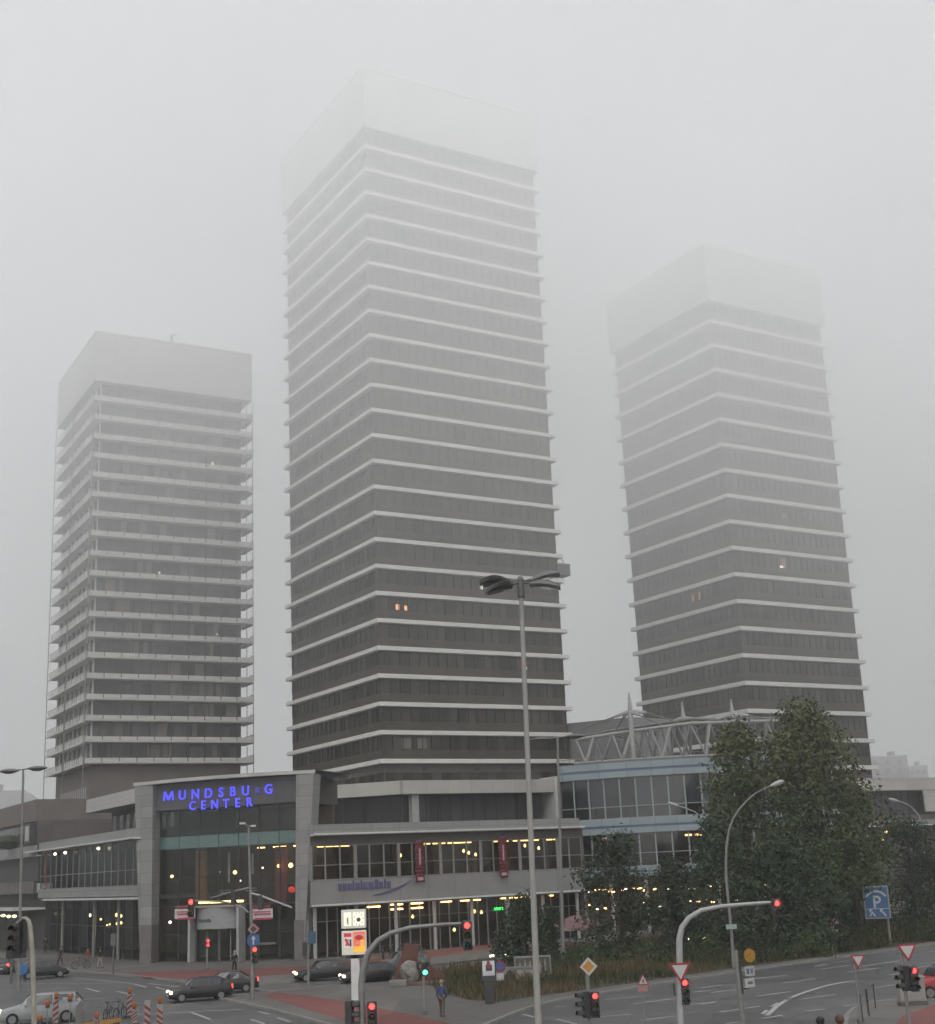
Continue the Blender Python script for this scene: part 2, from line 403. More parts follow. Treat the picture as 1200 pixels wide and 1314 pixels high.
def right_wing():
    L=30.6; D=26
    t=thing('shopping_centre','two storey shopping wing with long pale eaves right of the entrance gate','shopping centre',(Sx,Sy,0),A31)
    MB().box(0,L,-.9,-.7,11.07,11.22).box(0,L,-.7,.1,11.0,11.2).build('eave',WHITE,t)
    MB().box(-.2,L-.2,-.25,-.05,11.25,12.05).build('parapet',GREYP,t)
    MB().box(0,L,.1,D,11.2,11.75).build('roof',ROOFD,t)
    MB().box(0,L,-.02,.25,10.15,11.0).build('upper_fascia',BROWND,t)
    MB().box(0,L,-.18,.20,4.74,7.0).build('spandrel_band',GREYP,t)
    MB().box(0,L,-.28,-.18,4.70,4.86).build('spandrel_lip',WHITE,t)
    # interior
    MB().box(.1,L-.1,.3,14,6.75,6.98).build('upper_floor',INTF,t)
    MB().box(.1,L-.1,8.0,8.2,0,11.0).build('back_wall',INT,t)
    MB().box(.1,L-.1,1.2,8,4.75,4.9).box(.1,L-.1,.3,8,10.8,10.98).build('ceiling',INT,t)
    m=MB()
    for k in range(7): 
        x=2+k*4.5
        m.box(x,x+.5,4.5,5.0,.01,10.7)
    m.build('interior_column',mat('interior_column',(.16,.12,.09),.8),t)
    nb=20; w=L/nb
    for k in range(nb): bay(t,k*w,(k+1)*w,7.02,10.13,.02,FRAME,GLASS,trans=(8.35,))
    for k in range(0,nb+1,3):
        MB().box(k*w-.16,k*w+.16,-.12,.015,7.02,10.15).build('facade_column',FRAME,t)
    nb=14; w2=L/nb
    for k in range(nb): bay(t,k*w2,(k+1)*w2,.05,4.6,1.3,FRAME,GLASS,trans=(3.3,),mulls=((k+.5)*w2,))
    for k in range(0,8):
        MB().tube([(.6+k*4.2,.5,0),(.6+k*4.2,.5,4.72)],.18,10).build('column',STEELP,t)
    MB().box(0,L,.3,1.3,4.58,4.72).build('soffit',GREYP,t)
    # lamps
    for x0,x1 in ((.4,2.9),(3.1,4.6)): strip(t,x0,x1,1.2,10.02)
    for x0,x1 in ((12.4,13.5),(13.9,14.3),(14.5,15.2),(15.6,17.2),(17.4,18.2),(21.0,21.3),(22.0,22.6),(23.3,25.4),(25.8,26.3),(27.4,28.0),(28.3,28.6)): strip(t,x0,x1,1.4,9.95)
    for x,z in ((11.0,9.0),(18.2,9.2),(18.8,9.0),(19.6,8.8),(25.6,9.5),(26.3,9.0),(26.6,9.6),(27.3,9.2)):
        MB().lathe([(.02,.2),(.10,.1),(.13,0),(.10,-.1),(.02,-.16)],8,mat=Matrix.Translation((x,3.0,z))).build('pendant_lamp',WARM,t)
    for x0,x1 in ((6.4,7.7),): strip(t,x0,x1,1.15,4.30,WARM,.12)
    for x0 in (8.9,11.1): 
        strip(t,x0,x0+1.2,1.10,4.38,WARM,.13); strip(t,x0,x0+1.2,1.10,3.95,WARM,.13)
    for x0,x1 in ((14.4,15.0),(15.1,15.5),(16.6,17.5),(17.9,18.8),(21.3,22.3),(22.4,23.2),(23.4,24.2),(24.4,25.3),(27.2,27.5)): strip(t,x0,x1,1.05,4.38,WARM,.10)
    for x,z in ((11.7,3.2),(18.7,3.3),(19.5,3.2),(16.3,1.7)):
        MB().lathe([(.02,.2),(.12,.1),(.15,0),(.12,-.1),(.02,-.16)],8,mat=Matrix.Translation((x,2.2,z))).build('pendant_lamp',WARM,t)
    # unlit blue lettering with a swoosh on the spandrel
    b=MB(); x=2.7
    random.seed(5)
    SL=mat('blue_sign_letter',(.095,.085,.185),.5)
    for k,(h,wd) in enumerate(((.62,.34),(.62,.34),(.62,.34),(.85,.14),(.62,.36),(.85,.14),(.62,.36),(.62,.5),(.85,.34),(.62,.34),(.85,.14),(.62,.34))):
        b.box(x,x+wd,-.30,-.19,6.02,6.02+h)
        x+=wd+.16
    n=14
    sw=[]
    for k in range(n+1):
        u=k/n; sw.append((6.3+4.1*u,5.42+1.2*u**2.2,.05+.2*math.sin(math.pi*u)))
    for k in range(n):
        (xa,za,ta),(xb,zb,tb)=sw[k],sw[k+1]
        b.add([(xa,-.26,za),(xb,-.26,zb),(xb,-.26,zb+tb),(xa,-.26,za+ta),(xa,-.19,za),(xb,-.19,zb),(xb,-.19,zb+tb),(xa,-.19,za+ta)],[(0,1,2,3),(7,6,5,4),(0,4,5,1),(3,2,6,7)])
    b.build('sign_lettering',SL,t)
    # small green lit shop sign
    MB().box(20.4,21.4,1.12,1.22,3.35,3.58).build('shop_sign',mat('green_sign',(.05,.6,.1),.4,emit=(.03,1,.12),estr=1.0),t)
    MB().box(30.62-.02,30.9,.0,20,.0,11.2).build('end_wall',BROWND,t)
    return t
RWING=right_wing()
def sign_banner(x,z0,z1,frame_loc,frame_rz,label,w=.95):
    t=thing('banner',label,'banner',frame_loc,frame_rz,'dark red banners on the facades')
    MB().box(x-.05,x+.05,-1.1,-.2,z1,z1+.08).build('bracket',GREYM,t)
    b=MB(); n=10
    for k in range(n):
        za=z0+(z1-z0)*k/n; zb=z0+(z1-z0)*(k+1)/n
        ya=-.72+.04*math.sin(k*1.1); yb=-.72+.04*math.sin((k+1)*1.1)
        b.add([(x-w/2,ya,za),(x+w/2,ya,za),(x+w/2,yb,zb),(x-w/2,yb,zb)],[(0,1,2,3)])
    o=b.build('cloth',BANNER,t,smooth=True)
    so_=o.modifiers.new('solid','SOLIDIFY'); so_.thickness=.015
    MB().box(x-.08,x+.08,-.775,-.762,z0+(z1-z0)*.42,z0+(z1-z0)*.82).build('pale_stripe',mat('pale_print',(.38,.25,.25),.8),t)
    MB().box(x-.30,x+.30,-.765,-.72,z0-.0+.15,z0+.45).build('pale_print',mat('pale_print',(.38,.25,.25),.8),t)
# ---------------------------------------------------------------- entrance gate
Px,Py=-33.2,134.53; AS=R(-19.49)
def entrance_gate():
    t=thing('entrance_gate','tall grey portal framing a glass entrance under glowing blue lettering','entrance gate',(Px,Py,0),AS)
    dp=1.5; H=16.75
    def pill(o0,o1,i0,i1,name):
        # outer/inner x at bottom and top
        vs=[(o0,0,0),(i0,0,0),(i1,0,H),(o1,0,H),(o0,dp,0),(i0,dp,0),(i1,dp,H),(o1,dp,H)]
        MB().add(vs,[(0,1,2,3),(7,6,5,4),(0,4,5,1),(1,5,6,2),(2,6,7,3),(3,7,4,0)]).build(name,STONE,t)
    pill(.15,-.85,1.35,1.25,'pillar'); pill(17.45,18.75,16.6,16.9,'pillar')
    for xa,xb in ((.10,1.40),(16.55,17.5)):
        MB().box(xa,xb,-.06,dp+.04,0,3.6).build('pillar_plinth',mat('dark_stone',(.13,.12,.115),.6,noise=.2,scale=1.5),t)
    # roof slab with gently bowed front edge
    b=MB(); n=16
    for k in range(n):
        def pt(u): return (-1.0+19.9*u, -.45*math.sin(math.pi*u), H+.10*math.sin(math.pi*u))
        (xa,ya,za),(xb,yb,zb)=pt(k/n),pt((k+1)/n)
        b.add([(xa,ya,za),(xb,yb,zb),(xb,yb,zb+.32),(xa,ya,za+.32),(xa,8,za),(xb,8,zb),(xb,8,zb+.32),(xa,8,za+.32)],[(0,1,2,3),(4,7,6,5),(3,2,6,7),(0,4,5,1)])
    b.build('roof_slab',FASC,t)
    MB().box(1.25,16.6,.55,1.4,14.25,16.75).build('sign_fascia',mat('dark_fascia',(.085,.083,.088),.55,noise=.15,scale=.8),t)
    MB().box(1.3,16.9,dp,9,14.2,16.7).build('upper_block',BROWND,t)
    # curtain wall
    nb=7; x0,x1=1.38,16.6; w=(x1-x0)/nb
    for k in range(nb):
        a=x0+k*w
        bay(t,a,a+w,11.75,14.22,1.25,DARKM,GLASSG,fw=.06)
        MB().box(a+.03,a+w-.03,1.22,1.32,10.55,11.7).build('spandrel_pane',mat('teal_glass',(.10,.165,.155),.15,noise=.1,spec=.6),t)
        bay(t,a,a+w,5.2,10.5,1.25,DARKM,GLASSG,trans=(7.8,),fw=.06)
        if not (5.2<a+w/2<11.0 and k in (2,3)): bay(t,a,a+w,.05,5.15,1.25,DARKM,GLASSG,trans=(2.6,),fw=.07)
    # interior hall
    MB().box(1.3,16.9,8.0,8.2,0,14.2).build('hall_wall',INT,t)
    MB().box(1.3,16.9,1.5,8,5.0,5.15).box(1.3,16.9,3.5,8,10.6,10.75).build('hall_floor',INTF,t)
    OR=panel_mat('rust_panel',(.34,.15,.075),1.0,1.1,line=.04,dark=.4,rough=.7,noise=.25,var=.15)
    RDI=mat('dark_red_wall',(.24,.06,.05),.8,noise=.2)
    MB().box(4.6,5.7,2.5,2.9,5.2,10.3).build('hall_pier',OR,t)
    MB().box(13.0,14.2,3.0,3.3,5.2,10.3).build('hall_pier',RDI,t)
    MB().box(6.0,13,6.5,6.7,5.2,10.5).build('hall_screen',mat('dark_brown_wall',(.09,.045,.03),.8,noise=.25),t)
    for x,za,zb in ((8.0,7.2,10.0),(10.6,7.9,9.8)): MB().tube([(x,3,za),(x,3,zb)],.12,8).build('tube_light_housing',STEELP,t)
    for x,z in ((6.9,6.2),(9.8,6.3)):
        for d in (0,.22): MB().box(x,x+1.2,3.0,3.1,z+d,z+d+.08).build('hall_sign',STEELP,t)
    for x0_,x1_ in ((10.9,11.6),(12.6,13.9),(14.8,16.55)): strip(t,x0_,x1_,3.4,10.25,WARM,.10)
    for x,z,mm,r in ((1.9,8.0,WARM,.16),(7.2,8.2,COOLW,.08),(8.9,8.1,WARM,.20),(9.5,7.3,COOLW,.08),(13.6,8.5,WARM,.15),(14.9,8.5,WARM,.24),(16.3,9.7,COOLW,.18),(16.3,8.5,COOLW,.14),(11.9,8.4,COOLW,.10),(1.75,3.7,COOLW,.16)):
        MB().lathe([(.02,r),(r*.8,r*.5),(r,0),(r*.8,-r*.5),(.02,-r)],8,mat=Matrix.Translation((x,2.6,z))).build('pendant_lamp',mm,t)
    HR=mat('red_glow_lamp',(.4,.03,.02),.4,emit=(1,.06,.03),estr=.4)
    MB().lathe([(.02,.3),(.3,.2),(.34,0),(.3,-.2),(.02,-.3)],10,mat=Matrix.Translation((15.0,2.6,6.3))).build('red_lamp',HR,t)
    MB().tube([(16.0,2.6,5.4),(16.0,2.6,7.6)],.13,8).build('red_lamp',HR,t)
    # semicircular porch
    c=(8.1,1.2)
    def arc(r,z0,z1,th,a0=180,a1=360,n=20):
        b=MB()
        for k in range(n):
            q=[]
            for a in (a0+(a1-a0)*k/n,a0+(a1-a0)*(k+1)/n):
                ca,sa=math.cos(R(a)),math.sin(R(a))
                q.append(((c[0]+r*ca,c[1]+r*.55*sa),(c[0]+(r-th)*ca,c[1]+(r-th)*.55*sa)))
            (o1,i1),(o2,i2)=q
            b.add([(*o1,z0),(*o2,z0),(*o2,z1),(*o1,z1),(*i1,z0),(*i2,z0),(*i2,z1),(*i1,z1)],[(0,1,2,3),(7,6,5,4),(3,2,6,7),(0,4,5,1)])
        return b
    arc(2.45,3.05,5.0,.25).build('porch_drum',mat('porch_grey',(.26,.265,.27),.5,noise=.1),t)
    MB().box(5.6,10.6,-.2,1.2,5.0,5.12).build('porch_roof',GREYP,t)
    for x in (5.5,10.7): MB().box(x-.12,x+.12,-.1,1.2,0,5.1).build('porch_post',STEELP,t)
    for x in (6.3,7.6,8.9,10.1): bay(t,x-.6,x+.6,.03,3.0,.75,GREYM,GLASSG,fw=.06)
    ltr=MB(); random.seed(8); x=6.35
    for k in range(8):
        wd=random.uniform(.10,.2); a=math.acos(max(-1,min(1,(x-c[0])/2.47))); y=c[1]-2.48*.55*math.sin(a)
        ltr.box(x,x+wd,y-.03,y+.02,3.65,3.65+random.uniform(.22,.36)); x+=wd+.07
    ltr.build('porch_lettering',DARKM,t)
    for x0_,x1_ in ((5.9,6.1),(6.3,6.9),(7.1,8.2),(8.4,9.6),(10.0,10.6)): strip(t,x0_,x1_,.95,5.35,YEL,.20)
    # blue letters, one of them nearly dark
    BL=mat('blue_neon',(.1,.1,.6),.4,emit=(.055,.06,1.0),estr=.62)
    BLD=mat('blue_neon_failing',(.08,.09,.35),.4,emit=(.10,.13,.75),estr=.13)
    def letters(txt,x_start,pitches,z,slope,size):
        x=x_start
        for ch,pw in zip(txt,pitches):
            if ch=='M':
                h=.68*size; w_=.46*size; st=.105*size; q=MB(); F_=Matrix.Translation((x,.46,z))@Matrix.Rotation(R(90),4,'X')
                pl=[(-w_,0),(-w_+st*1.25,0),(-w_+st*1.45,h*.62),(-st*.55,0),(st*.55,0),(w_-st*1.45,h*.62),(w_-st*1.25,0),(w_,0),(w_-st*.55,h),(w_-st*1.75,h),(0,h*.33),(-w_+st*1.75,h),(-w_+st*.55,h)]
                q.prism(pl,-.05,.05,0,F_); q.build('sign_letter',BL,t); x+=pw; continue
            cu=bpy.data.curves.new('letter','FONT'); cu.body=ch; cu.size=size; cu.extrude=.05; cu.offset=.022; cu.align_x='CENTER'; cu.resolution_u=4
            tmp=bpy.data.objects.new('tmp',cu); COL.objects.link(tmp)
            bpy.context.view_layer.update()
            me=bpy.data.meshes.new_from_object(tmp.evaluated_get(bpy.context.evaluated_depsgraph_get()))
            bpy.data.objects.remove(tmp)
            me.materials.clear(); me.materials.append(BLD if (ch=='R' and txt.startswith('MUND')) else BL)
            o=bpy.data.objects.new('sign_letter',me); COL.objects.link(o); o.parent=t
            sc_=.72 if (ch=='R' and txt.startswith('MUND')) else 1
            o.scale=(sc_*.95,sc_,1)
            o.location=(x,.46,z+slope*(x-x_start)); o.rotation_euler=(R(90),0,0)
            x+=pw
    letters('MUNDSBURG',2.75,tuple(.90*q for q in (1.72,1.62,1.62,1.52,1.42,1.55,1.45,1.30,1)),15.18,.0,1.27)
    letters('CENTER',5.45,tuple(.90*q for q in (1.32,1.40,1.40,1.36,1.42,1)),14.12,.0,1.18)
    return t
GATE=entrance_gate()
def wall_sign(px,py,label):
    p=px_plane(px,py,(Px+1.0*math.cos(AS),Py+1.0*math.sin(AS)),AS)
    t=thing('shop_sign',label,'sign',p,AS,'white and red signs hung at the entrance')
    t.location=p+Vector((.3*math.sin(AS),-.3*math.cos(AS),0))*1.0
    MB().box(-1.1,1.1,.05,.12,-.55,.35).build('board',mat('sign_white',(.5,.45,.45),.6,noise=.08),t)
    pr=MB(); random.seed(int(px)); z=.15
    SR=mat('sign_red',(.38,.05,.08),.6)
    for row,(zz,h) in enumerate(((.48,.16),(.02,.12),(-.22,.16))):
        x=-1.0+.1*row
        while x<.8:
            wd=random.uniform(.08,.22); pr.box(x,x+wd,-.0,.05,zz,zz+h); x+=wd+.06
    pr.box(-.75,1.08,0,.05,-.62,-.44)
    pr.build('print_pattern',SR,t)
    MB().tube([(-.8,.1,.3),(-.8,.1,.9)],.02,5).tube([(.8,.1,.3),(.8,.1,.9)],.02,5).build('hanger',GREYM,t)
wall_sign(239,1171,'white sign with red print left of the entrance porch behind a red signal')
wall_sign(338,1171,'white sign with red print right of the entrance porch beside the thin lamp post')
# ---------------------------------------------------------------- left wing
Bd=Vector((-math.sin(A31),math.cos(A31),0))
LL=40.0
Le=Vector((Px,Py,0))+Bd*LL
AL=R(31.1-90)
def left_wing():
    t=thing('shopping_centre','grey shopping wing with recessed shopfront running back left of the entrance gate','shopping centre',Le,AL)
    L=LL
    MB().box(-4.5,L,-.9,-.75,11.72,11.86).box(-4.4,L,-.75,.1,11.68,11.84).build('eave',WHITE,t)
    MB().box(0,L-.3,-.25,-.05,11.9,12.75).build('parapet',GREYP,t)
    MB().box(0,L,.1,14,11.85,12.4).build('roof',ROOFD,t)
    MB().box(0,L,-.15,.25,6.3,7.25).build('spandrel_band',GREYP,t)
    MB().box(4,L,-.55,-.15,6.0,6.18).build('canopy',WHITE,t)
    MB().box(0,L,.1,9,5.95,6.25).build('upper_floor',INTF,t)
    MB().box(0,L,9,9.2,0,11.8).build('back_wall',INT,t)
    MB().box(0,L,.3,9,11.4,11.6).build('ceiling',INT,t)
    nb=16; w=L/nb
    for k in range(nb): bay(t,k*w,(k+1)*w,7.27,11.65,.02,FRAME,GLASSD,trans=(8.8,),fw=.08)
    for x in (9.5,22.5,31.5): MB().tube([(x,.5,0),(x,.5,6.0)],.17,10).build('column',GREYM,t)
    nb=12; w=L/nb
    for k in range(nb): bay(t,k*w,(k+1)*w,.05,5.9,1.4,DARKM,GLASSD,trans=(3.2,),fw=.08)
    MB().box(0,L,1.55,1.75,4.9,5.9).build('shop_fascia',BROWND,t)
    for x,z in ((9,11.2),(13.5,11.2),(27,11.2)):
        MB().lathe([(.02,.16),(.14,.1),(.18,0),(.14,-.1),(.02,-.16)],8,mat=Matrix.Translation((x,-.5,z))).build('eave_lamp',COOLW,t)
    for x,z,mm,r in ((33,9.9,COOLW,.14),(35.5,9.8,COOLW,.07),(12,4.2,COOLW,.2),(14,4.1,WARM,.14),(16.5,3.8,WARM,.12),(22.5,4.3,WARM,.2),(24,4.2,COOLW,.2),(24.2,3.5,WARM,.16),(22.8,3.4,WARM,.16),(19,3.2,WARM,.1),(20,3.3,WARM,.1)):
        MB().lathe([(.02,r),(r*.8,r*.5),(r,0),(r*.8,-r*.5),(.02,-r)],8,mat=Matrix.Translation((x,2.9,z))).build('shop_lamp',mm,t)
    MB().box(14.2,14.35,2.9,3.0,2.0,4.2).build('shop_lamp',WARM,t)
    MB().box(31.2,31.9,2.9,3.0,3.6,4.9).build('lit_sign',mat('yellow_sign',(.6,.4,.05),.5,emit=(1,.6,.06),estr=.35),t)
    # set back top storey with a pale raking fascia
    MB().box(16,L-.5,4.0,13,12.4,15.4).build('top_storey',BROWND,t)
    m=MB()
    for k in range(9): m.box(17+k*2.5,18.2+k*2.5,3.93,4.0,12.9,14.9)
    m.build('top_window',AGLASS,t)
    MB().box(14,L-.3,1.6,13,15.5,17.0).build('top_fascia',panel_mat('ribbed_fascia',(.40,.39,.375),30,.5,line=.05,dark=.2,noise=.1,var=.04),t)
    return t
LWING=left_wing()
# banners
sign_banner(28.0,7.6,11.2,Le,AL,'dark red banner hanging on the left wing of the shopping centre') if False else None
def banner_at(px,ya,yb,p,ang,fr,frz,label):
    a=px_plane(px,ya,p,ang); b=px_plane(px,yb,p,ang)
    loc=(Matrix.Translation(Vector(fr))@Matrix.Rotation(frz,4,'Z')).inverted()@a
    sign_banner(loc.x,b.z,a.z,fr,frz,label)
banner_at(67,1094,1141,(Le.x,Le.y),AL,Le,AL,'dark red banner on the far left wing near the brown building')
banner_at(533.5,1080,1132,(Sx,Sy),A31,Vector((Sx,Sy,0)),A31,'dark red banner between the upper windows in the middle of right wing')
banner_at(640,1075,1126,(Sx,Sy),A31,Vector((Sx,Sy,0)),A31,'dark red banner on the right wing just left of the tallest lamp post')
# ---------------------------------------------------------------- terrace storey round the tall tower
def inset_poly(pl,d):
    n=len(pl); out=[]
    for k in range(n):
        p0,p1,p2=[Vector((*pl[(k+q)%n],0)) for q in (-1,0,1)]
        d1=(p1-p0).normalized(); d2=(p2-p1).normalized(); n1=Vector((-d1.y,d1.x,0)); n2=Vector((-d2.y,d2.x,0))
        bis=(n1+n2); bis/=max(.2,bis.dot(n1)); q=p1+bis*d; out.append((q.x,q.y))
    return out
def podium(name,label,loc,rz,L,Dp,z0,zg,zf,zr,cols,cham=None):
    t=thing(name,label,'building',loc,rz)
    pl=[(0,0),(L,0),(L,Dp),(0,Dp)] if not cham else [cham,(0,0),(L,0),(L,Dp),(cham[0],Dp)]
    MB().prism(pl,zf,zr).build('roof_fascia',panel_mat('podium_fascia',(.43,.415,.385),3.1,3,line=.05,dark=.3,noise=.14,var=.05),t)
    MB().prism(inset_poly(pl,.15),zf-.06,zf-.002).build('soffit',GREYP,t)
    gi=inset_poly(pl,1.6)
    g=MB().prism(gi,zg,zf-.07)
    for (xa,ya),(xb,yb) in zip(gi,gi[1:]+gi[:1]):
        A=Vector((xa,ya,0)); B=Vector((xb,yb,0)); d=B-A; n=max(1,int(d.length/1.5)); nn=Vector((d.y,-d.x,0)).normalized()*.05
        for k in range(n+1):
            q=A+d*k/n+nn; g.bar((q.x,q.y,zg),(q.x,q.y,zf-.08),.09,.08,1)
    g.build('glazing',[panel_mat('podium_glass',(.055,.05,.055),1.5,3.2,line=.06,dark=.4,rough=.2,noise=.3,var=.35),MULL],t)
    for x,y in cols: MB().box(x-.45,x+.45,y-.45,y+.45,zg,zf-.07).build('column',STEELP,t)
    MB().prism(inset_poly(pl,.02),0,zg).build('base_wall',BROWND,t)
    return t
U=Vector((math.cos(A31),math.sin(A31),0)); Vv=Vector((-math.sin(A31),math.cos(A31),0))
pc=Vector((-10.0,162.06,0))-U*.0
up=podium('podium_building','pale banded terrace storey wrapped round the foot of the tallest tower',pc-Vv*2.2+U*(-.2),A31,21.8,30,11.76,12.4,16.2,17.75,((1.9,.9),),(-11.4,13.9))
MB().box(21.3,22.3,-.25,3.2,11.8,18.1).build('end_fin',WHITE,up)
MB().box(-.1,21.2,-.35,-.2,11.8,12.85).build('terrace_parapet',GREYP,up)
m=MB()
for k in range(8): m.tube([(1.0+k*2.6,-1.2,11.76),(1.0+k*2.6,-1.2,13.0)],.04,6)
m.build('railing',GREYM,up)
MB().box(-11.5,-10.0,1.5,2.5,12.6,12.95).build('roof_unit',WHITE,up)
# ---------------------------------------------------------------- right podium under the right tower
rp=Vector((Rx,Ry,0))
q1=px_plane(1150,998,(rp.x-2,rp.y-4),A31); q2=px_plane(1150,1014,(rp.x-2,rp.y-4),A31); q3=px_plane(1150,1046,(rp.x-2,rp.y-4),A31)
o0=Vector((rp.x-2,rp.y-4,0))-U*22
rpod=podium('podium_building','pale flat roofed podium reaching right behind the trees below right tower',o0,A31,95,32,min(11.5,q3.z),q3.z,q2.z,q1.z,((42,.8),))
_pa=(px_plane(1184,1020,(o0.x,o0.y),A31)-o0).dot(U); MB().box(_pa,_pa+14,-.3,-.02,q2.z-3.4,q2.z-.1).build('pale_panel',FASC,rpod)
MB().box(-2,96,-3.2,0,q3.z-1.6,q3.z-.9).build('terrace_parapet',GREYP,rpod)
MB().box(-2,96,-3.6,-3.2,q3.z-1.75,q3.z-1.6).build('eave',WHITE,rpod)
for x,z,mm in ((30,-2.4,COOLW),(32.5,-3.2,COOLW),(35,-3.1,COOLW),(38.5,-3.0,WARM),(42,-3.1,WARM),(26,-3.4,WARM),(46,-2.6,WARM),(45,-3.6,WARM)):
    MB().lathe([(.02,.2),(.18,.1),(.22,0),(.18,-.1),(.02,-.2)],8,mat=Matrix.Translation((x,-3.4,q3.z+z))).build('eave_lamp',mm,rpod)
# ---------------------------------------------------------------- blue glass rotunda
dc=at_depth(862,1050,179)
def rotunda():
    t=thing('rotunda','gently curved blue banded glass pavilion under a pale roof truss with cable masts','pavilion',(dc.x,dc.y,0))
    Rr=30.0; AA,AB=238.0,303.0
    def P(a,r,z): return Vector((r*math.cos(R(a)),r*math.sin(R(a)),z))
    def ring(r0_,r1_,z0,z1,a0=AA,a1=AB,n=40):
        b=MB()
        for k in range(n):
            v=[]
            for a in (a0+(a1-a0)*k/n,a0+(a1-a0)*(k+1)/n):
                ca,sa=math.cos(R(a)),math.sin(R(a)); v.append(((r1_*ca,r1_*sa),(r0_*ca,r0_*sa)))
            (o1,i1),(o2,i2)=v
            b.add([(*o1,z0),(*o2,z0),(*o2,z1),(*o1,z1),(*i1,z0),(*i2,z0),(*i2,z1),(*i1,z1)],[(0,1,2,3),(7,6,5,4),(3,2,6,7),(0,4,5,1)]+([(0,3,7,4)] if k==0 else [])+([(1,5,6,2)] if k==n-1 else []))
        return b
    def on_arc(o,a,r): o.matrix_local=Matrix.Translation((r*math.cos(R(a)),r*math.sin(R(a)),0))@Matrix.Rotation(R(a+90),4,'Z'); return o
    for z0,z1 in ((16.4,18.1),(10.4,12.0),(5.9,6.9)):
        zm=z0+(z1-z0)*.38; zn=z0+(z1-z0)*.54
        ring(Rr-.6,Rr,z0,zm).build('blue_band',BLUEB,t)
        ring(Rr-.6,Rr-.08,zm,zn).build('blue_line',BLUEL,t)
        ring(Rr-.6,Rr-.02,zn,z1).build('blue_band',BLUEB,t)
    m=MB()
    for k in range(0,44):
        a=AA+k*1.5; m.tube([P(a,Rr-.1,18.1),P(a,Rr-.1,18.75)],.03,5)
    m.add(*(lambda q:(q.v,q.f))(ring(Rr-.13,Rr-.07,18.7,18.76)))
    m.build('railing',GREYM,t)
    ring(12,Rr-.65,18.0,18.15).build('roof',ROOFD,t)
    ring(17,Rr-.65,10.9,11.1).build('upper_floor',INTF,t)
    ring(17,Rr-.65,5.9,6.1).build('middle_floor',INTF,t)
    ring(21.6,22,0,18).build('core_wall',INT,t)
    for a in (AA+.15,AB-.15):
        on_arc(MB().box(-.15,.15,0,15,0,18.05).build('end_wall',BROWND,t),a,Rr-.2)
    RF=mat('rotunda_frame',(.26,.28,.29),.45)
    GB=glass_mat('blue_glass',(.40,.45,.48),.05,.2)
    nb=19
    for (z0,z1,tr) in ((12.0,16.4,(13.3,)),(6.9,10.4,(8.3,))):
        for k in range(nb):
            aa=AA+(AB-AA)*k/nb; ab=AA+(AB-AA)*(k+1)/nb
            wdt=2*(Rr-.35)*math.sin(R(ab-aa)/2)
            on_arc(bay(t,-wdt/2,wdt/2,z0,z1,-.06,RF,GB,trans=tr,fw=.08),(aa+ab)/2,Rr-.35)
    BLI=mat('grey_blind',(.15,.15,.16),.8,noise=.1); BLT=mat('teal_blind',(.12,.17,.18),.8)
    for k,mm in ((1,BLI),(2,BLI),(3,BLI),(5,BLI),(8,BLI),(9,BLI),(12,BLT),(13,BLT),(15,BLI)):
        on_arc(MB().box(-.8,.8,0,.03,13.35 if k!=3 else 14.4,16.35).build('blind',mm,t),AA+(AB-AA)*(k+.5)/nb,Rr-.75)
    def lamp(a,r,z,wd,h,mm): on_arc(MB().box(-wd/2,wd/2,-.05,.05,z,z+h).build('ceiling_lamp',mm,t),a,r)
    for a in (265.5,267.7,269.6): lamp(a,Rr-1.6,9.85,.75,.2,WARM)
    lamp(247.6,Rr-.6,9.95,.5,.14,mat('pink_lamp',(.8,.4,.5),.4,emit=(1,.45,.5),estr=1.6))
    for a in (255,257.5): 
        on_arc(MB().box(-.4,.4,-.05,.05,14.9,15.02).build('ceiling_lamp',LW2,t),a,Rr-3)
    rnd=random.Random(21)
    a=240.5
    while a<301:
        lamp(a,Rr+.0,rnd.choice((4.3,4.4,4.55)),rnd.uniform(.12,.55),rnd.uniform(.10,.17),rnd.choice((WARM,WARM,WARM,COOLW)))
        if rnd.random()<.75: lamp(a+.6,Rr-1.2,rnd.uniform(2.5,3.1),rnd.uniform(.12,.45),.15,rnd.choice((WARM,COOLW)))
        a+=rnd.uniform(.8,2.2)
    ring(Rr-3.4,Rr-3.2,0,5.9).build('shopfront',BROWND,t)
    for k in range(9):
        q=P(241+k*7.4,Rr-.4,0); MB().tube([q,q+Vector((0,0,5.9))],.2,8).build('column',STEELP,t)
    c=at_depth(812,960,166)-dc
    mt=Matrix.Translation((c.x,c.y,0))@Matrix.Rotation(A31,4,'Z')
    b=MB(); Z0=18.1
    vs=[(0,0,Z0),(6.0,0,Z0),(6.0,17,Z0),(0,17,Z0),(0,0,24.5),(6.0,0,24.4),(6.0,17,25.4),(0,17,25.4)]
    b.add([mt@Vector(v) for v in vs],[(3,2,1,0),(4,5,6,7),(0,1,5,4),(1,2,6,5),(2,3,7,6),(3,0,4,7)])
    b.build('roof_block',panel_mat('roof_cladding',(.22,.22,.22),1.2,9,line=.04,dark=.2,noise=.1,var=.05),t)
    MASTM=mat('mast_paint',(.34,.34,.335),.5,noise=.12)
    TR=mat('truss_paint',(.27,.27,.265),.5,noise=.1); TRD=mat('truss_paint_grey',(.13,.13,.13),.5,noise=.15)
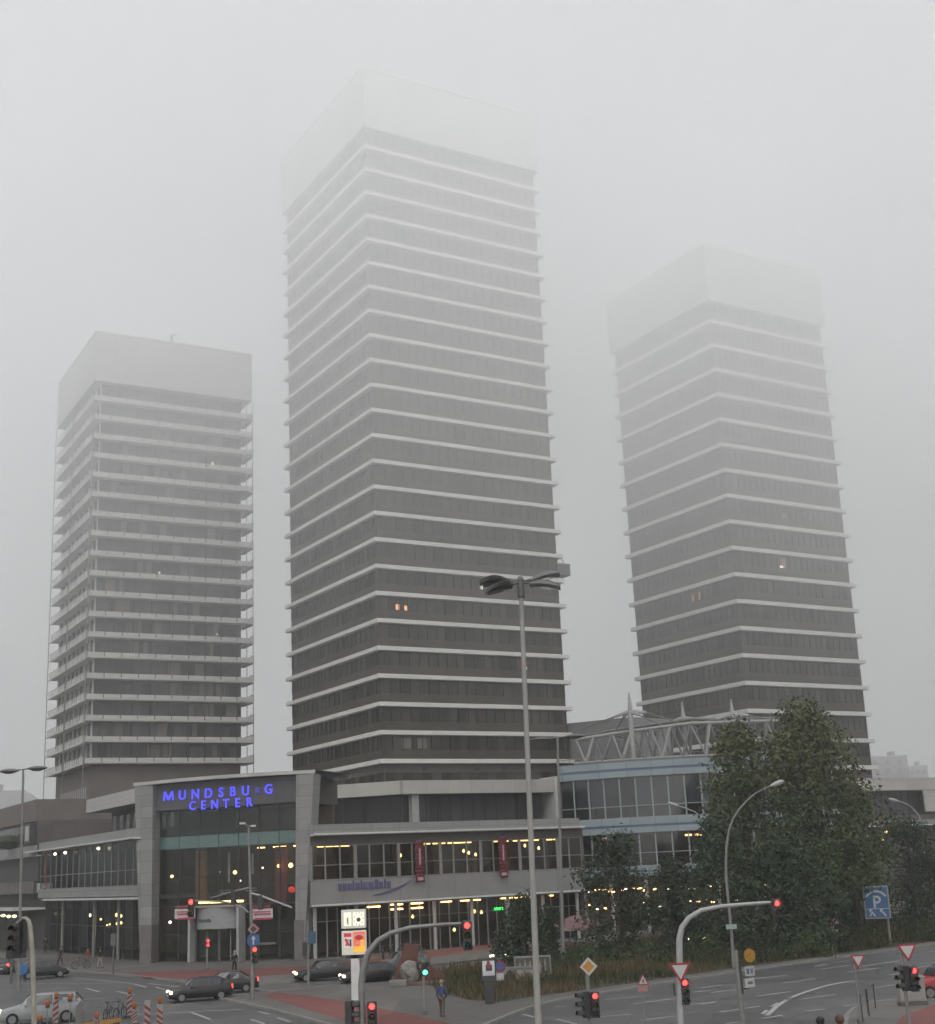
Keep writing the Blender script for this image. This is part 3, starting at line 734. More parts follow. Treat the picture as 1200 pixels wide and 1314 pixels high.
    for (r,zlo,zhi,M_,a0,n,da) in ((28.3,18.3,21.0,TR,241.5,14,4.4),(24.6,18.5,21.7,TRD,239.5,14,4.3)):
        angs=[a0+k*da for k in range(n)]
        MB().tube([P(a,r,zhi+.035*(a-a0)*(1 if a<270 else 0)+ (0.9 if a>=270 else 0)) for a in angs],.20,8).build('truss_chord',M_,t)
        MB().tube([P(a,r+.9,zlo) for a in angs],.15,8).build('truss_chord',M_,t)
        for k in range(len(angs)-1):
            a,b_=angs[k],angs[k+1]; m_=a+(b_-a)*(.5 if k%3 else .62)
            za=zhi+.035*(a-a0)*(1 if a<270 else 0)+(0.9 if a>=270 else 0); zb=zhi+.035*(b_-a0)*(1 if b_<270 else 0)+(0.9 if b_>=270 else 0)
            MB().tube([P(a,r,za),P(m_,r+.9,zlo)],.11,7).tube([P(m_,r+.9,zlo),P(b_,r,zb)],.17,7).build('truss_diagonal',TRD if k%2 else M_,t)
            if k%2==0: MB().tube([P(a,r,za),P(a+.6,r-3.5,zhi+.2)],.12,6).build('truss_tie',M_,t)
    for (px,yt,yb,dep,arms) in ((807,888,985,151.5,True),(875,900,945,156,False),(938,897,950,152,True)):
        top=at_depth(px,yt,dep)-Vector((dc.x,dc.y,0)); bot=at_depth(px+1,yb,dep)-Vector((dc.x,dc.y,0))
        bot=Vector((top.x,top.y,max(18.1,bot.z-1.5 if px!=875 else 18.1)))
        H=top.z-bot.z
        MB().tube([bot,bot+Vector((0,0,H*.68)),bot+Vector((0,0,H*.76)),top],[.30,.28,.25,.06],8).build('mast',MASTM,t)
        kz=bot.z+H*.72
        col_=MB(); ends=[]
        for dx,dz in ((-1.7,-.45),(1.7,-.25),(-.8,-.6),(.9,-.5)):
            e=Vector((top.x+dx,top.y+(.5 if dx<0 else -.4),kz+dz)); col_.tube([Vector((top.x,top.y,kz)),e],[.24,.16],6); ends.append(e)
        col_.build('mast_arm',MASTM,t)
        cb=MB()
        tg=[Vector((top.x-6.3,top.y+4.5,22.0)),Vector((top.x+7.5,top.y+1.5,21.6)),Vector((top.x-1.9,top.y+1.5,21.4)),Vector((top.x+3.9,top.y+.5,21.8))]
        for e,g in zip(ends,tg): cb.tube([e,g],.085,5)
        cb.tube([ends[0],Vector((top.x-3.8,top.y+2,21.5))],.07,5)
        cb.build('stay_cable',GREYM,t)
    return t
rotunda()
# ---------------------------------------------------------------- brown building on the far left
def brown_building():
    L=52
    o=Le+Bd*(3.0+L)
    t=thing('commercial_building','brown low commercial building with dark window strips at the left edge','building',o,AL)
    MB().box(0,L,0,20,15.6,18.2).build('parapet_wall',BROWN,t)
    MB().box(0,L,.25,20,12.6,15.6).build('upper_wall',BROWND,t)
    m=MB()
    for k in range(34): m.box(1+k*1.5,2.1+k*1.5,.1,.25,13.0,15.2)
    m.build('window_strip',panel_mat('strip_window',(.085,.09,.09),1.5,3,line=.1,dark=.5,rough=.2,noise=.3,var=.5),t)
    w=MB().box(L-3.2,L-.3,-.6,.05,12.9,15.3); w.build('bay_window',DARKM,t)
    MB().box(L-2.6,L-.9,-.68,-.6,13.2,15.0).build('bay_pane',mat('pale_pane',(.42,.40,.37),.4),t)
    MB().box(0,L,-.1,.3,11.3,12.6).build('terrace_band',GREYP,t)
    MB().box(0,L,.5,20,8.2,11.3).build('middle_wall',mat('dark_wall',(.06,.06,.058),.8,noise=.25),t)
    m=MB()
    for k in range(40): m.box(.4+k*1.3,1.3+k*1.3,-.05,.0,6.9,8.2)
    m.box(0,L,0,.4,6.8,8.3,1)
    m.build('railing_band',[BROWN,GREYD],t)
    MB().box(0,L,1.5,20,0,6.8).build('ground_wall',mat('dark_wall',(.06,.06,.058),.8,noise=.25),t)
    MB().box(0,L,-2.5,1.5,4.9,5.15).build('canopy',WHITE,t)
    random.seed(4)
    for k in range(16):
        x=L-3-k*3.1
        MB().lathe([(.02,.2),(.25,.1),(.3,0),(.25,-.1),(.02,-.2)],8,mat=Matrix.Translation((x,-1.5,4.3+random.uniform(-.15,.15)))).build('canopy_lamp',mat('greenish_lamp',(.9,.9,.6),.4,emit=(1,.92,.5),estr=1.2),t)
    m=MB().lathe([(.2,0),(1.5,.3),(1.9,1.0),(1.2,1.7),(.2,1.9)],10,mat=Matrix.Translation((L-12,-.6,12.5)))
    m.build('planter_bush',mat('bush_dark',(.03,.045,.025),.9,noise=.5,scale=3),t)
brown_building()
def gable_house(px0,px1,ytop,ybase,dep,label,wallc,chim=True,hip=True):
    a=at_depth(px0,ybase,dep); b=at_depth(px1,ybase,dep)
    W=b.x-a.x; ze=at_depth(px1,ybase,dep).z; zr=at_depth(px1,ytop,dep).z
    t=thing('house',label,'house',(a.x,a.y,0))
    MB().box(0,W,0,16,0,ze).build('wall',wallc,t)
    m=MB(); e=W*.3 if hip else 0
    m.add([(-.4,-.4,ze),(W+.4,-.4,ze),(W+.4,16.4,ze),(-.4,16.4,ze),(0 if hip else -.4,8,zr),(W-e,8,zr)],[(0,1,5,4),(1,2,5),(2,3,4,5),(3,0,4),(3,2,1,0)])
    m.build('roof',mat('pale_slate',(.22,.22,.215),.8,noise=.2),t)
    if chim:
        for x in (W*.18,W*.42):
            MB().box(x,x+1.6,7,8.6,zr-2,zr+2.0).build('chimney',BROWN,t)
    m=MB()
    for k in range(5): m.box(W*(.08+.18*k),W*(.08+.18*k)+1.3,-.06,.0,ze-3.2,ze-1.4)
    m.build('window_row',AGLASS,t)
gable_house(-70,58,1010,1042,430,'pale gabled house with chimneys far off in fog at the left edge',mat('pale_render',(.30,.30,.28),.9,noise=.15))
def far_block(px0,px1,ytop,dep,label,c):
    a=at_depth(px0,ytop,dep); b=at_depth(px1,ytop,dep)
    t=thing('distant_building',label,'building',(a.x,a.y,0))
    W=b.x-a.x
    MB().box(0,W,0,20,0,a.z).build('wall',c,t)
    MB().box(-.2,W+.2,-.2,20.2,a.z,a.z+.5).build('roof_edge',FASC,t)
    MB().box(W*.6,W*.75,4,8,a.z+.5,a.z+2.4).build('roof_unit',GREYD,t)
    m=MB()
    n=max(3,int(W/9))
    for k in range(n):
        for zz in (a.z-3.2,a.z-6.4): m.box(W*k/n+.5,W*k/n+1.9,-.05,0,zz,zz+1.6)
    m.build('window_row',AGLASS,t)
far_block(1119,1164,972,560,'plain grey block half lost in fog right of the right tower',mat('grey_render',(.22,.22,.21),.9,noise=.12))
far_block(1166,1190,984,610,'small foggy block with rooftop plant beside the plain grey block',mat('grey_render2',(.26,.26,.25),.9,noise=.12))
far_block(1180,1300,1001,580,'low foggy building reaching out at the right edge',mat('grey_render',(.22,.22,.21),.9,noise=.12))
# ================================================================ ground
def asphalt_mat(name,col,n2=.18,scale=.35,rough=.55):
    m=bpy.data.materials.new(name); m.use_nodes=True; nt=m.node_tree; N=nt.nodes; L=nt.links
    p=N['Principled BSDF']; p.inputs['Roughness'].default_value=rough; p.inputs['Specular IOR Level'].default_value=.35
    tc=N.new('ShaderNodeTexCoord')
    a=N.new('ShaderNodeTexNoise'); a.inputs['Scale'].default_value=scale; a.inputs['Detail'].default_value=8; a.inputs['Roughness'].default_value=.7
    b=N.new('ShaderNodeTexNoise'); b.inputs['Scale'].default_value=9; b.inputs['Detail'].default_value=4
    v=N.new('ShaderNodeTexVoronoi'); v.feature='DISTANCE_TO_EDGE'; v.inputs['Scale'].default_value=.22
    for n in (a,b,v): L.new(tc.outputs['Object'],n.inputs['Vector'])
    r=N.new('ShaderNodeValToRGB'); r.color_ramp.elements[0].position=.32; r.color_ramp.elements[1].position=.68
    r.color_ramp.elements[0].color=(*[c*(1-n2) for c in col],1); r.color_ramp.elements[1].color=(*[c*(1+n2) for c in col],1)
    L.new(a.outputs['Fac'],r.inputs[0])
    mx=N.new('ShaderNodeMix'); mx.data_type='RGBA'; mx.blend_type='OVERLAY'; mx.inputs[0].default_value=.25
    L.new(r.outputs[0],mx.inputs[6]); L.new(b.outputs['Fac'],mx.inputs[7])
    cr=N.new('ShaderNodeMath'); cr.operation='LESS_THAN'; cr.inputs[1].default_value=.006; L.new(v.outputs[0],cr.inputs[0])
    m2=N.new('ShaderNodeMix'); m2.data_type='RGBA'; m2.blend_type='MULTIPLY'; L.new(cr.outputs[0],m2.inputs[0]); L.new(mx.outputs[2],m2.inputs[6]); m2.inputs[7].default_value=(.6,.6,.6,1)
    v2=N.new('ShaderNodeTexVoronoi'); v2.inputs['Scale'].default_value=.11; v2.distance='CHEBYCHEV'; L.new(tc.outputs['Object'],v2.inputs['Vector'])
    sp_=N.new('ShaderNodeSeparateColor'); L.new(v2.outputs['Color'],sp_.inputs[0])
    pr=N.new('ShaderNodeMapRange'); pr.inputs['To Min'].default_value=.80; pr.inputs['To Max'].default_value=1.16; L.new(sp_.outputs[0],pr.inputs['Value'])
    st=N.new('ShaderNodeTexNoise'); st.inputs['Scale'].default_value=.9; st.inputs['Detail'].default_value=3; L.new(tc.outputs['Object'],st.inputs['Vector'])
    sr=N.new('ShaderNodeMapRange'); sr.inputs['From Min'].default_value=.60; sr.inputs['From Max'].default_value=.74; sr.inputs['To Min'].default_value=1; sr.inputs['To Max'].default_value=.72; L.new(st.outputs['Fac'],sr.inputs['Value'])
    mm=N.new('ShaderNodeMath'); mm.operation='MULTIPLY'; L.new(pr.outputs[0],mm.inputs[0]); L.new(sr.outputs[0],mm.inputs[1])
    cc=N.new('ShaderNodeCombineColor'); [L.new(mm.outputs[0],cc.inputs[i]) for i in range(3)]
    m3=N.new('ShaderNodeMix'); m3.data_type='RGBA'; m3.blend_type='MULTIPLY'; m3.inputs[0].default_value=1; L.new(m2.outputs[2],m3.inputs[6]); L.new(cc.outputs[0],m3.inputs[7])
    L.new(m3.outputs[2],p.inputs['Base Color'])
    rr=N.new('ShaderNodeMapRange'); rr.inputs['To Min'].default_value=rough-.2; rr.inputs['To Max'].default_value=rough+.15; L.new(a.outputs['Fac'],rr.inputs['Value']); L.new(rr.outputs[0],p.inputs['Roughness'])
    bp=N.new('ShaderNodeBump'); bp.inputs['Strength'].default_value=.3; bp.inputs['Distance'].default_value=.01; L.new(b.outputs['Fac'],bp.inputs['Height']); L.new(bp.outputs[0],p.inputs['Normal'])
    return m
ASPH=asphalt_mat('asphalt',(.090,.091,.090))
PAVE=asphalt_mat('paving',(.125,.118,.110),.14,.5,.7)
REDP=asphalt_mat('red_paving',(.175,.062,.056),.16,.5,.75)
KERB=mat('kerb_stone',(.20,.195,.18),.8,noise=.15,scale=1)
SOIL=mat('bed_soil',(.045,.042,.028),.95,noise=.35,scale=.6)
PAINT=mat('road_paint',(.34,.34,.33),.7,noise=.22,scale=1.5)
tag(MB().sheet([(-890,-290),(890,-290),(890,1490),(-890,1490)],0).build('road',ASPH),'grey asphalt road surface spreading over the whole junction',kind='structure')
def flat(name,px,z,m,label,kerb=True,zk=.12):
    pts=[ground(*p) for p in px]
    b=MB()
    if kerb:
        b.prism([(p.x,p.y) for p in pts],0.002,zk,0)
        b.v=[(x,y,z_) for x,y,z_ in b.v]
    else: b.sheet([(p.x,p.y) for p in pts],z)
    o=b.build(name,m); tag(o,label,kind='structure'); return o
def kerb_line(name,px,closed=False,label=None):
    pts=[ground(*p) for p in px]; b=MB()
    for a,c in zip(pts[:-1],pts[1:]): b.bar((a.x,a.y,.065),(c.x,c.y,.065),.22,.14)
    tag(b.build(name,KERB),label,kind='structure')
# plaza in front of the shopping centre
plaza=[(-60,1226),(60,1217),(172,1228),(400,1226),(560,1205),(700,1182),(900,1160),(1350,1130),(1350,1150),(900,1185),(700,1222),(640,1229),(590,1236),(520,1243),(420,1255),(384,1260),(330,1264),(262,1264),(180,1254),(100,1247),(30,1241),(-60,1236)]
flat('pavement',plaza,.12,PAVE,'pale paved forecourt along the shopping centre front')
kerb_line('kerb',plaza[13:],label='kerb edge of the forecourt')
flat('cycle_path',[(165,1250),(250,1247),(400,1242),(560,1222),(640,1211),(640,1217),(560,1229),(420,1248),(320,1256),(262,1260),(185,1256)],.126,REDP,'red cycle path running across the forecourt',kerb=False)
# triangular island with planting
isl=[(283,1283),(300,1279),(345,1275),(397,1270),(485,1257),(560,1248),(610,1240),(700,1229),(900,1195),(1350,1150),(1350,1196),(1200,1213),(1050,1233),(900,1255),(800,1271),(720,1284),(672,1297),(640,1310),(610,1322),(560,1335),(500,1345),(470,1335),(420,1316),(350,1297)]
flat('pavement',isl,.12,PAVE,'pale paved traffic island between the two roads')
kerb_line('kerb',isl[9:]+isl[:9],label='kerb edge of the planted traffic island')
flat('cycle_path',[(340,1281),(352,1276),(400,1281),(470,1293),(560,1312),(600,1322),(540,1336),(470,1320),(400,1300)],.126,REDP,'red cycle path crossing the traffic island',kerb=False)
bed=[(495,1258),(610,1243),(700,1231),(900,1197),(1350,1153),(1350,1193),(1200,1210),(1050,1230),(900,1251),(800,1266),(700,1280),(640,1289),(600,1286),(560,1276),(556,1268)]
flat('planting_bed',bed,.13,SOIL,'planting bed on the traffic island',kerb=False)
# small island in the lower right corner
isl2=[(1083,1330),(1087,1306),(1096,1296),(1115,1289),(1150,1285),(1215,1280),(1300,1276),(1300,1345),(1150,1345)]
flat('pavement',isl2,.12,PAVE,'pale paved island in the lower right corner')
kerb_line('kerb',isl2[:7],label='kerb edge of the lower right island')
flat('cycle_path',[(1140,1330),(1160,1306),(1205,1291),(1300,1285),(1300,1340)],.126,REDP,'red cycle path on the lower right island',kerb=False)
# road markings
mk=MB()
def line(a,b,w=.16):
    p,q=ground(*a),ground(*b); d=(q-p); 
    if d.length<.05: return
    n=Vector((-d.y,d.x,0)).normalized()*w/2
    mk.add([(p.x-n.x,p.y-n.y,.006),(q.x-n.x,q.y-n.y,.006),(q.x+n.x,q.y+n.y,.006),(p.x+n.x,p.y+n.y,.006)],[(0,1,2,3)])
def z7(x,y): return (900+x/4,1060+y/4)
def z8(x,y): return (600+x/3.75,1060+y/3.75)
for s in (((50,855),(190,838)),((0,830),(110,815)),((270,785),(445,765)),((425,805),(590,783)),((275,875),(455,850)),((500,890),(690,865)),((95,955),(300,925)),((530,950),(635,940)),((315,988),(420,970)),((725,925),(800,915)),((580,720),(650,708)),((680,700),(750,692)),((615,735),(760,715)),((750,750),(900,730)),((820,720),(1030,690)),((1100,710),(1200,700)),((125,1014),(205,1005)),((965,765),(1010,757)),((0,915),(70,905)),((890,830),(1015,812)),((1170,645),(1200,641)),((315,965),(335,945)),((360,927),(395,907)),((430,892),(470,880)),((1020,740),(1200,712))): line(z7(*s[0]),z7(*s[1]),.20)
cv=[(338,972),(380,932),(430,897),(485,870),(540,850),(600,832),(660,815),(730,802),(800,793)]
for a,b in zip(cv[:-1],cv[1:]): line(z7(*a),z7(*b),.26)
for s in (((660,835),(880,815)),((800,855),(1000,830)),((610,920),(790,905)),((830,935),(1000,915)),((420,870),(480,866)),((1080,800),(1200,788)),((1060,860),(1200,845)),((430,930),(520,952)),((260,905),(345,925))): line(z8(*s[0]),z8(*s[1]),.18)
for s in (((175,1302),(316,1295)),((245,1299),(270,1308)),((332,1298),(345,1301.5)),((356,1306),(372,1311)),((322,1308),(340,1314)),((172,1263),(188,1267)),((200,1267),(212,1270)),((222,1269),(233,1271)),((190,1262),(260,1270)),((311,1267),(384,1275)),((20,1262),(150,1262)),((95,1255),(170,1262)),((150,1272),(172,1277)),((-20,1253),(30,1250)),((110,1268),(128,1273)),((-30,1272),(90,1268)),((90,1314),(150,1300)),((300,1318),(330,1326))): line(*s,.2)
tag(mk.build('road_marking',PAINT),'white painted lane lines and arrows on the asphalt',kind='structure')

for i,(px,py,lab) in enumerate(((180,1290,'round iron cover in the asphalt between roadworks and turning hatchback'),(560,1250,'round iron cover in the street behind the leaning red slabs'),(930,1282,'round iron cover in the right hand road beside the thick grey post'),(1040,1275,'round iron cover in the right hand road near the curved white line'))):
    q=ground(px,py); t_=thing('manhole_cover',lab,'manhole cover',(q.x,q.y,.005))
    MB().lathe([(.33,0),(.33,.006),(.02,.007)],20).build('lid',mat('cast_iron',(.035,.033,.03),.6,noise=.3,scale=9),t_); MB().lathe([(.40,0),(.40,.004),(.34,.004),(.34,0)],20,cap=False).build('rim',KERB,t_)
# ================================================================ planting
def leaf_mat(name,c1,c2,c3):
    m=bpy.data.materials.new(name); m.use_nodes=True; nt=m.node_tree; N=nt.nodes; L=nt.links
    p=N['Principled BSDF']; p.inputs['Roughness'].default_value=.65; p.inputs['Specular IOR Level'].default_value=.25
    g=N.new('ShaderNodeNewGeometry'); tc=N.new('ShaderNodeTexCoord')
    nz=N.new('ShaderNodeTexNoise'); nz.inputs['Scale'].default_value=.35; nz.inputs['Detail'].default_value=3; L.new(tc.outputs['Object'],nz.inputs['Vector'])
    ad=N.new('ShaderNodeMath'); ad.operation='MULTIPLY_ADD'; ad.inputs[1].default_value=.34; L.new(g.outputs['Random Per Island'],ad.inputs[0])
    mu=N.new('ShaderNodeMath'); mu.operation='MULTIPLY'; mu.inputs[1].default_value=.62; L.new(nz.outputs['Fac'],mu.inputs[0]); L.new(mu.outputs[0],ad.inputs[2])
    r=N.new('ShaderNodeValToRGB'); r.color_ramp.elements[0].position=.2; r.color_ramp.elements[1].position=.85
    r.color_ramp.elements[0].color=(*c1,1); r.color_ramp.elements[1].color=(*c3,1); e=r.color_ramp.elements.new(.52); e.color=(*c2,1)
    L.new(ad.outputs[0],r.inputs[0]); L.new(r.outputs[0],p.inputs['Base Color'])
    return m
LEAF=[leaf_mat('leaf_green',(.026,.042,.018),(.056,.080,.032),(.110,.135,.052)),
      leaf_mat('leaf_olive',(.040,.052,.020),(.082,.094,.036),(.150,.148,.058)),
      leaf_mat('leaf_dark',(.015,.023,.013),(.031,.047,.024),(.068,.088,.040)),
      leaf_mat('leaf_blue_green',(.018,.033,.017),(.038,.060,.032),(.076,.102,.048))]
BARK=mat('bark',(.035,.028,.022),.9,noise=.35,scale=5,bump=.5)
def tree(label,px,dep,pytop,pybot,halfw,seed,lm,nclump,per,leaf=.30,top_lm=None,group='trees along the road',kind='tree',shape=1.0):
    rnd=random.Random(seed)
    base=ground(px,1104.0,0) if False else None
    top=at_depth(px,pytop,dep); x,y=top.x,dep; H=top.z; z0=max(.3,at_depth(px,pybot,dep).z)
    rw=abs(at_depth(px+halfw,pytop,dep).x-x)
    t=thing(kind,label,kind,(x,y,0),0,group)
    # clumps fill an egg shaped, lumpy envelope
    cl=[]
    tries=0
    ph=[rnd.uniform(0,6.28) for _ in range(4)]
    while len(cl)<nclump and tries<nclump*40:
        tries+=1
        u=rnd.random(); z=z0+(H-z0)*u
        prof=math.sin(math.pi*min(1,(.14+.86*u)**(.66*shape)))**.45
        if u>.7: prof*=1-.5*(u-.7)
        a=rnd.uniform(0,6.283)
        lump=.80+.20*math.sin(3*a+ph[0]+4*u)+.14*math.sin(5*a+ph[1]-7*u)
        rr=rw*prof*lump*math.sqrt(rnd.uniform(.05,1))
        c=Vector((rr*math.cos(a),rr*math.sin(a)*.9,z))
        cl.append((c,rnd.uniform(.75,1.35)*(rw*.17+.35)))
    # guaranteed top sprig
    for k in range(5): cl.append((Vector((rnd.uniform(-.9,.9),rnd.uniform(-.9,.9),H-.6-k*.4)),.65+.12*k))
    tb=MB(); r0=.10+H*.011
    bend=Vector((rnd.uniform(-.3,.3),rnd.uniform(-.3,.3),0))
    tb.tube([(0,0,-.05),(0.02,0,.4),bend*.5+Vector((0,0,H*.3)),bend+Vector((0,0,H*.6)),bend*.6+Vector((0,0,H*.9))],[r0*1.25,r0,r0*.75,r0*.42,r0*.1],8)
    tr=tb.build('trunk',BARK,t,smooth=True)
    lb=MB()
    for c,r in cl[::5]:
        f=rnd.uniform(.35,.7); zs=max(z0*.7,c.z*f); s=bend*(zs/H)+Vector((0,0,zs))
        if (c-s).length<.3: continue
        mid=s.lerp(c,.5)+Vector((rnd.uniform(-.3,.3),rnd.uniform(-.3,.3),.35))
        lb.tube([s,mid,c],[r0*.22,r0*.12,.02],5,cap=False)
    if lb.v: lb.build('limb',BARK,tr)
    parts=[MB(),MB()]
    for c,r in cl:
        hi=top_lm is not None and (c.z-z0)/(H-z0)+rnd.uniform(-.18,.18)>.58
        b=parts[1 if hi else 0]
        for k in range(int(per*rnd.uniform(.6,1.3))):
            d=Vector((rnd.gauss(0,1),rnd.gauss(0,1),rnd.gauss(0,.8)))
            d=d.normalized()*r*(rnd.random()**.45)*1.15
            q=c+d
            n=(d.normalized()+Vector((rnd.uniform(-.8,.8),rnd.uniform(-.8,.8),rnd.uniform(-.2,1.2)))).normalized()
            e=n.orthogonal().normalized(); e.rotate(Matrix.Rotation(rnd.uniform(0,6.28),3,n)); f=n.cross(e)
            s=leaf*rnd.uniform(.45,1.45)
            b.add([q-e*s*.5,q-f*s*.26+e*s*.05,q+e*s*.5,q+f*s*.26+e*s*.05],[(0,1,2,3)])
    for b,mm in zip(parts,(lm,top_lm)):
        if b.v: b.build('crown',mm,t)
    return t
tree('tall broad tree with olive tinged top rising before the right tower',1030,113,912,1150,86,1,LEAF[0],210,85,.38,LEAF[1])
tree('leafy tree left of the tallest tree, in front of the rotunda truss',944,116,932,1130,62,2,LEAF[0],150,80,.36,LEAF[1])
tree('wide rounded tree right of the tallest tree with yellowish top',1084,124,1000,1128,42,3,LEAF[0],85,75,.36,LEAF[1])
tree('dark leafy tree between the thin tall lamp post and the rotunda',788,111,1074,1215,62,4,LEAF[2],92,75,.30)
tree('dark tree beneath the rotunda, right of the dark leafy tree',862,114,1108,1215,52,5,LEAF[2],66,75,.30)
tree('mid green tree crossing the curved lamp post',922,109,1056,1205,60,6,LEAF[3],130,80,.30)
tree('mid green tree under the tallest tree above the red arm signal',1010,108,1082,1205,64,7,LEAF[3],140,80,.30)
tree('deep green tree standing behind the blue parking sign',1092,131,1082,1195,50,8,LEAF[2],130,80,.30)
tree('dark dense tree right of the blue parking sign',1160,138,1052,1190,54,9,LEAF[2],110,75,.30)
tree('dark tree at the right edge behind the road',1212,135,1060,1190,50,10,LEAF[2],75,75,.30)
tree('low dark bushy tree left of the tallest lamp post by the billboard',672,107,1150,1232,40,12,LEAF[2],60,75,.26)
tree('low dark tree between the tallest lamp post and the pink awning',704,112,1165,1222,22,13,LEAF[2],30,70,.26)
# shrubs
def shrub(label,px,py,dep,w,h,seed,lm,n=16,per=60):
    rnd=random.Random(seed); p=at_depth(px,1100,dep)
    t=thing('shrub',label,'shrub',(p.x,dep,0),0,'low shrubs on the planting bed')
    b=MB()
    for k in range(n):
        c=Vector((rnd.uniform(-w/2,w/2),rnd.uniform(-w/3,w/3),0)); c.z=.12+h*rnd.uniform(.15,.8)*(1-abs(c.x)/(w*.8))
        for j in range(per):
            d=Vector((rnd.gauss(0,1),rnd.gauss(0,1),rnd.gauss(0,1))).normalized()*rnd.random()**.4*h*.36
            q=c+d; q.z=max(.14,q.z); n_=Vector((rnd.uniform(-1,1),rnd.uniform(-1,1),rnd.uniform(0,1))).normalized(); e=n_.orthogonal().normalized(); f=n_.cross(e); s=rnd.uniform(.13,.28)
            b.add([q-e*s*.5,q-f*s*.3,q+e*s*.5,q+f*s*.3],[(0,1,2,3)])
    b.build('foliage',lm,t)
    s=MB()
    for k in range(5):
        a=k*1.256; s.tube([(.1*math.cos(a),.1*math.sin(a),.1),(w*.25*math.cos(a),w*.2*math.sin(a),h*.6)],[.04,.015],5)
    s.build('stem',BARK,t)
SH=[(735,103,3.2,2.2,'low dark shrub right of the tallest lamp post'),(765,104,4.0,2.0,'spreading shrub behind the yellow diamond sign'),(812,103,4.2,2.0,'wide dark shrub left of the small warning sign'),(856,103,4.0,2.3,'dark shrub left of the big arm mast'),(905,102,4.4,2.2,'dark shrub between arm mast and curved lamp post'),(962,102,4.4,2.2,'dark shrub right of the curved lamp post'),(1012,104,4.5,2.0,'wide shrub under the red arm signal'),(1050,107,3.6,2.0,'shrub left of the small red triangle sign'),(1096,116,3.6,1.8,'shrub between the small triangle sign and the parking sign'),(1165,117,5,2.3,'shrub right of the parking sign post'),(1210,120,5,2.3,'shrub at the right edge behind the kerb'),(655,96,2.2,1.1,'small shrub in front of the billboard')]
for i,(px,dep,w,h,lab) in enumerate(SH): shrub(lab,px,0,dep,w,h,40+i,LEAF[2] if i%2 else LEAF[0])
# tall dry grasses filling the bed : nobody could count them
def inside(p,poly):
    c=False; n=len(poly); j=n-1
    for i in range(n):
        if (poly[i].y>p.y)!=(poly[j].y>p.y) and p.x<(poly[j].x-poly[i].x)*(p.y-poly[i].y)/(poly[j].y-poly[i].y)+poly[i].x: c=not c
        j=i
    return c
poly=[ground(*p) for p in bed]
xs=[p.x for p in poly if p.x<50]; ys=[p.y for p in poly if p.x<50]
gb=MB(); rnd=random.Random(77); cnt=0
from mathutils import noise as _nz
while cnt<26000:
    p=Vector((rnd.uniform(min(xs),46),rnd.uniform(min(ys),max(ys)),0))
    if not inside(p,poly): continue
    dens=_nz.noise(Vector((p.x*.35,p.y*.35,3.0)))
    if dens<rnd.uniform(-.7,.35): continue
    cnt+=1
    h=rnd.uniform(.25,.85)*(1+.5*dens); a=rnd.uniform(0,6.28); w=rnd.uniform(.02,.05)
    mi=1 if _nz.noise(Vector((p.x*.16+9,p.y*.16,1.0)))+rnd.uniform(-.3,.3)>.0 else 0
    le=Vector((rnd.gauss(0,.22),rnd.gauss(0,.22),0))*h
    gb.add([(p.x-w*math.cos(a),p.y-w*math.sin(a),.12),(p.x+w*math.cos(a),p.y+w*math.sin(a),.12),(p.x+le.x*.5+w*.7*math.cos(a),p.y+le.y*.5+w*.7*math.sin(a),.12+h*.6),(p.x+le.x,p.y+le.y,.12+h)],[(0,1,2,3)],mi)
GR1=leaf_mat('grass_green',(.018,.022,.009),(.040,.048,.018),(.072,.075,.030)); GR2=leaf_mat('grass_dry',(.048,.034,.015),(.105,.074,.034),(.17,.125,.068))
tag(gb.build('grass',[GR1,GR2]),'tall dry tan and green grasses covering the planting bed',kind='stuff')

# ================================================================ street furniture
def signal_head(parent,c,rz,lit,n=3,sz=.30,r=.095):
    """lit: index from the top (0 red) or None"""
    M=Matrix.Translation(Vector(c))@Matrix.Rotation(rz,4,'Z')
    h=sz*n
    b=MB(); 
    b.box(-sz*.5,sz*.5,0,.22,-h/2,h/2,0,M)
    hd=b.build('signal_head',DARKM,parent,bevel=.03)
    for k in range(n):
        z=h/2-sz*(k+.5)
        onm=[REDL,mat('amber_lit',(.6,.4,.05),.3,emit=(1,.5,.05),estr=4),GRNL]; off=[REDOFF,YELOFF,GRNOFF]
        idx=k if n==3 else (0 if k==0 or isinstance(lit,tuple) else 2)
        mm=onm[idx] if (lit==k or (isinstance(lit,tuple) and k in lit)) else off[idx]
        lm=M@Matrix.Translation((0,-.03,z))@Matrix.Rotation(R(90),4,'X')
        MB().lathe([(r,-.03),(r,.0),(r*.7,.02),(.01,.03)],14,mat=lm).build('lens',mm,hd)
        v=MB(); m_=12
        for j in range(m_):
            a0=R(-20+220*j/m_); a1=R(-20+220*(j+1)/m_); R1=r*1.18; R2=r*1.30
            q=[]
            for y in (0,-.24):
                for a in (a0,a1):
                    for RR in (R1,R2): q.append(M@Vector((RR*math.cos(a),y,z+RR*math.sin(a))))
            v.add(q,[(0,2,3,1),(4,5,7,6),(1,3,7,5),(0,4,6,2)])
        v.build('visor',DARKM,hd)
    return hd
def face_cam(p): return math.atan2(p.x,p.y)*-1
def post(parent,pts,r0,r1=None,m=GREYM,name='pole',n=10):
    r1=r1 or r0; k=len(pts)
    return MB().tube(pts,[r0+(r1-r0)*i/(k-1) for i in range(k)],n).build(name,m,parent,smooth=True)
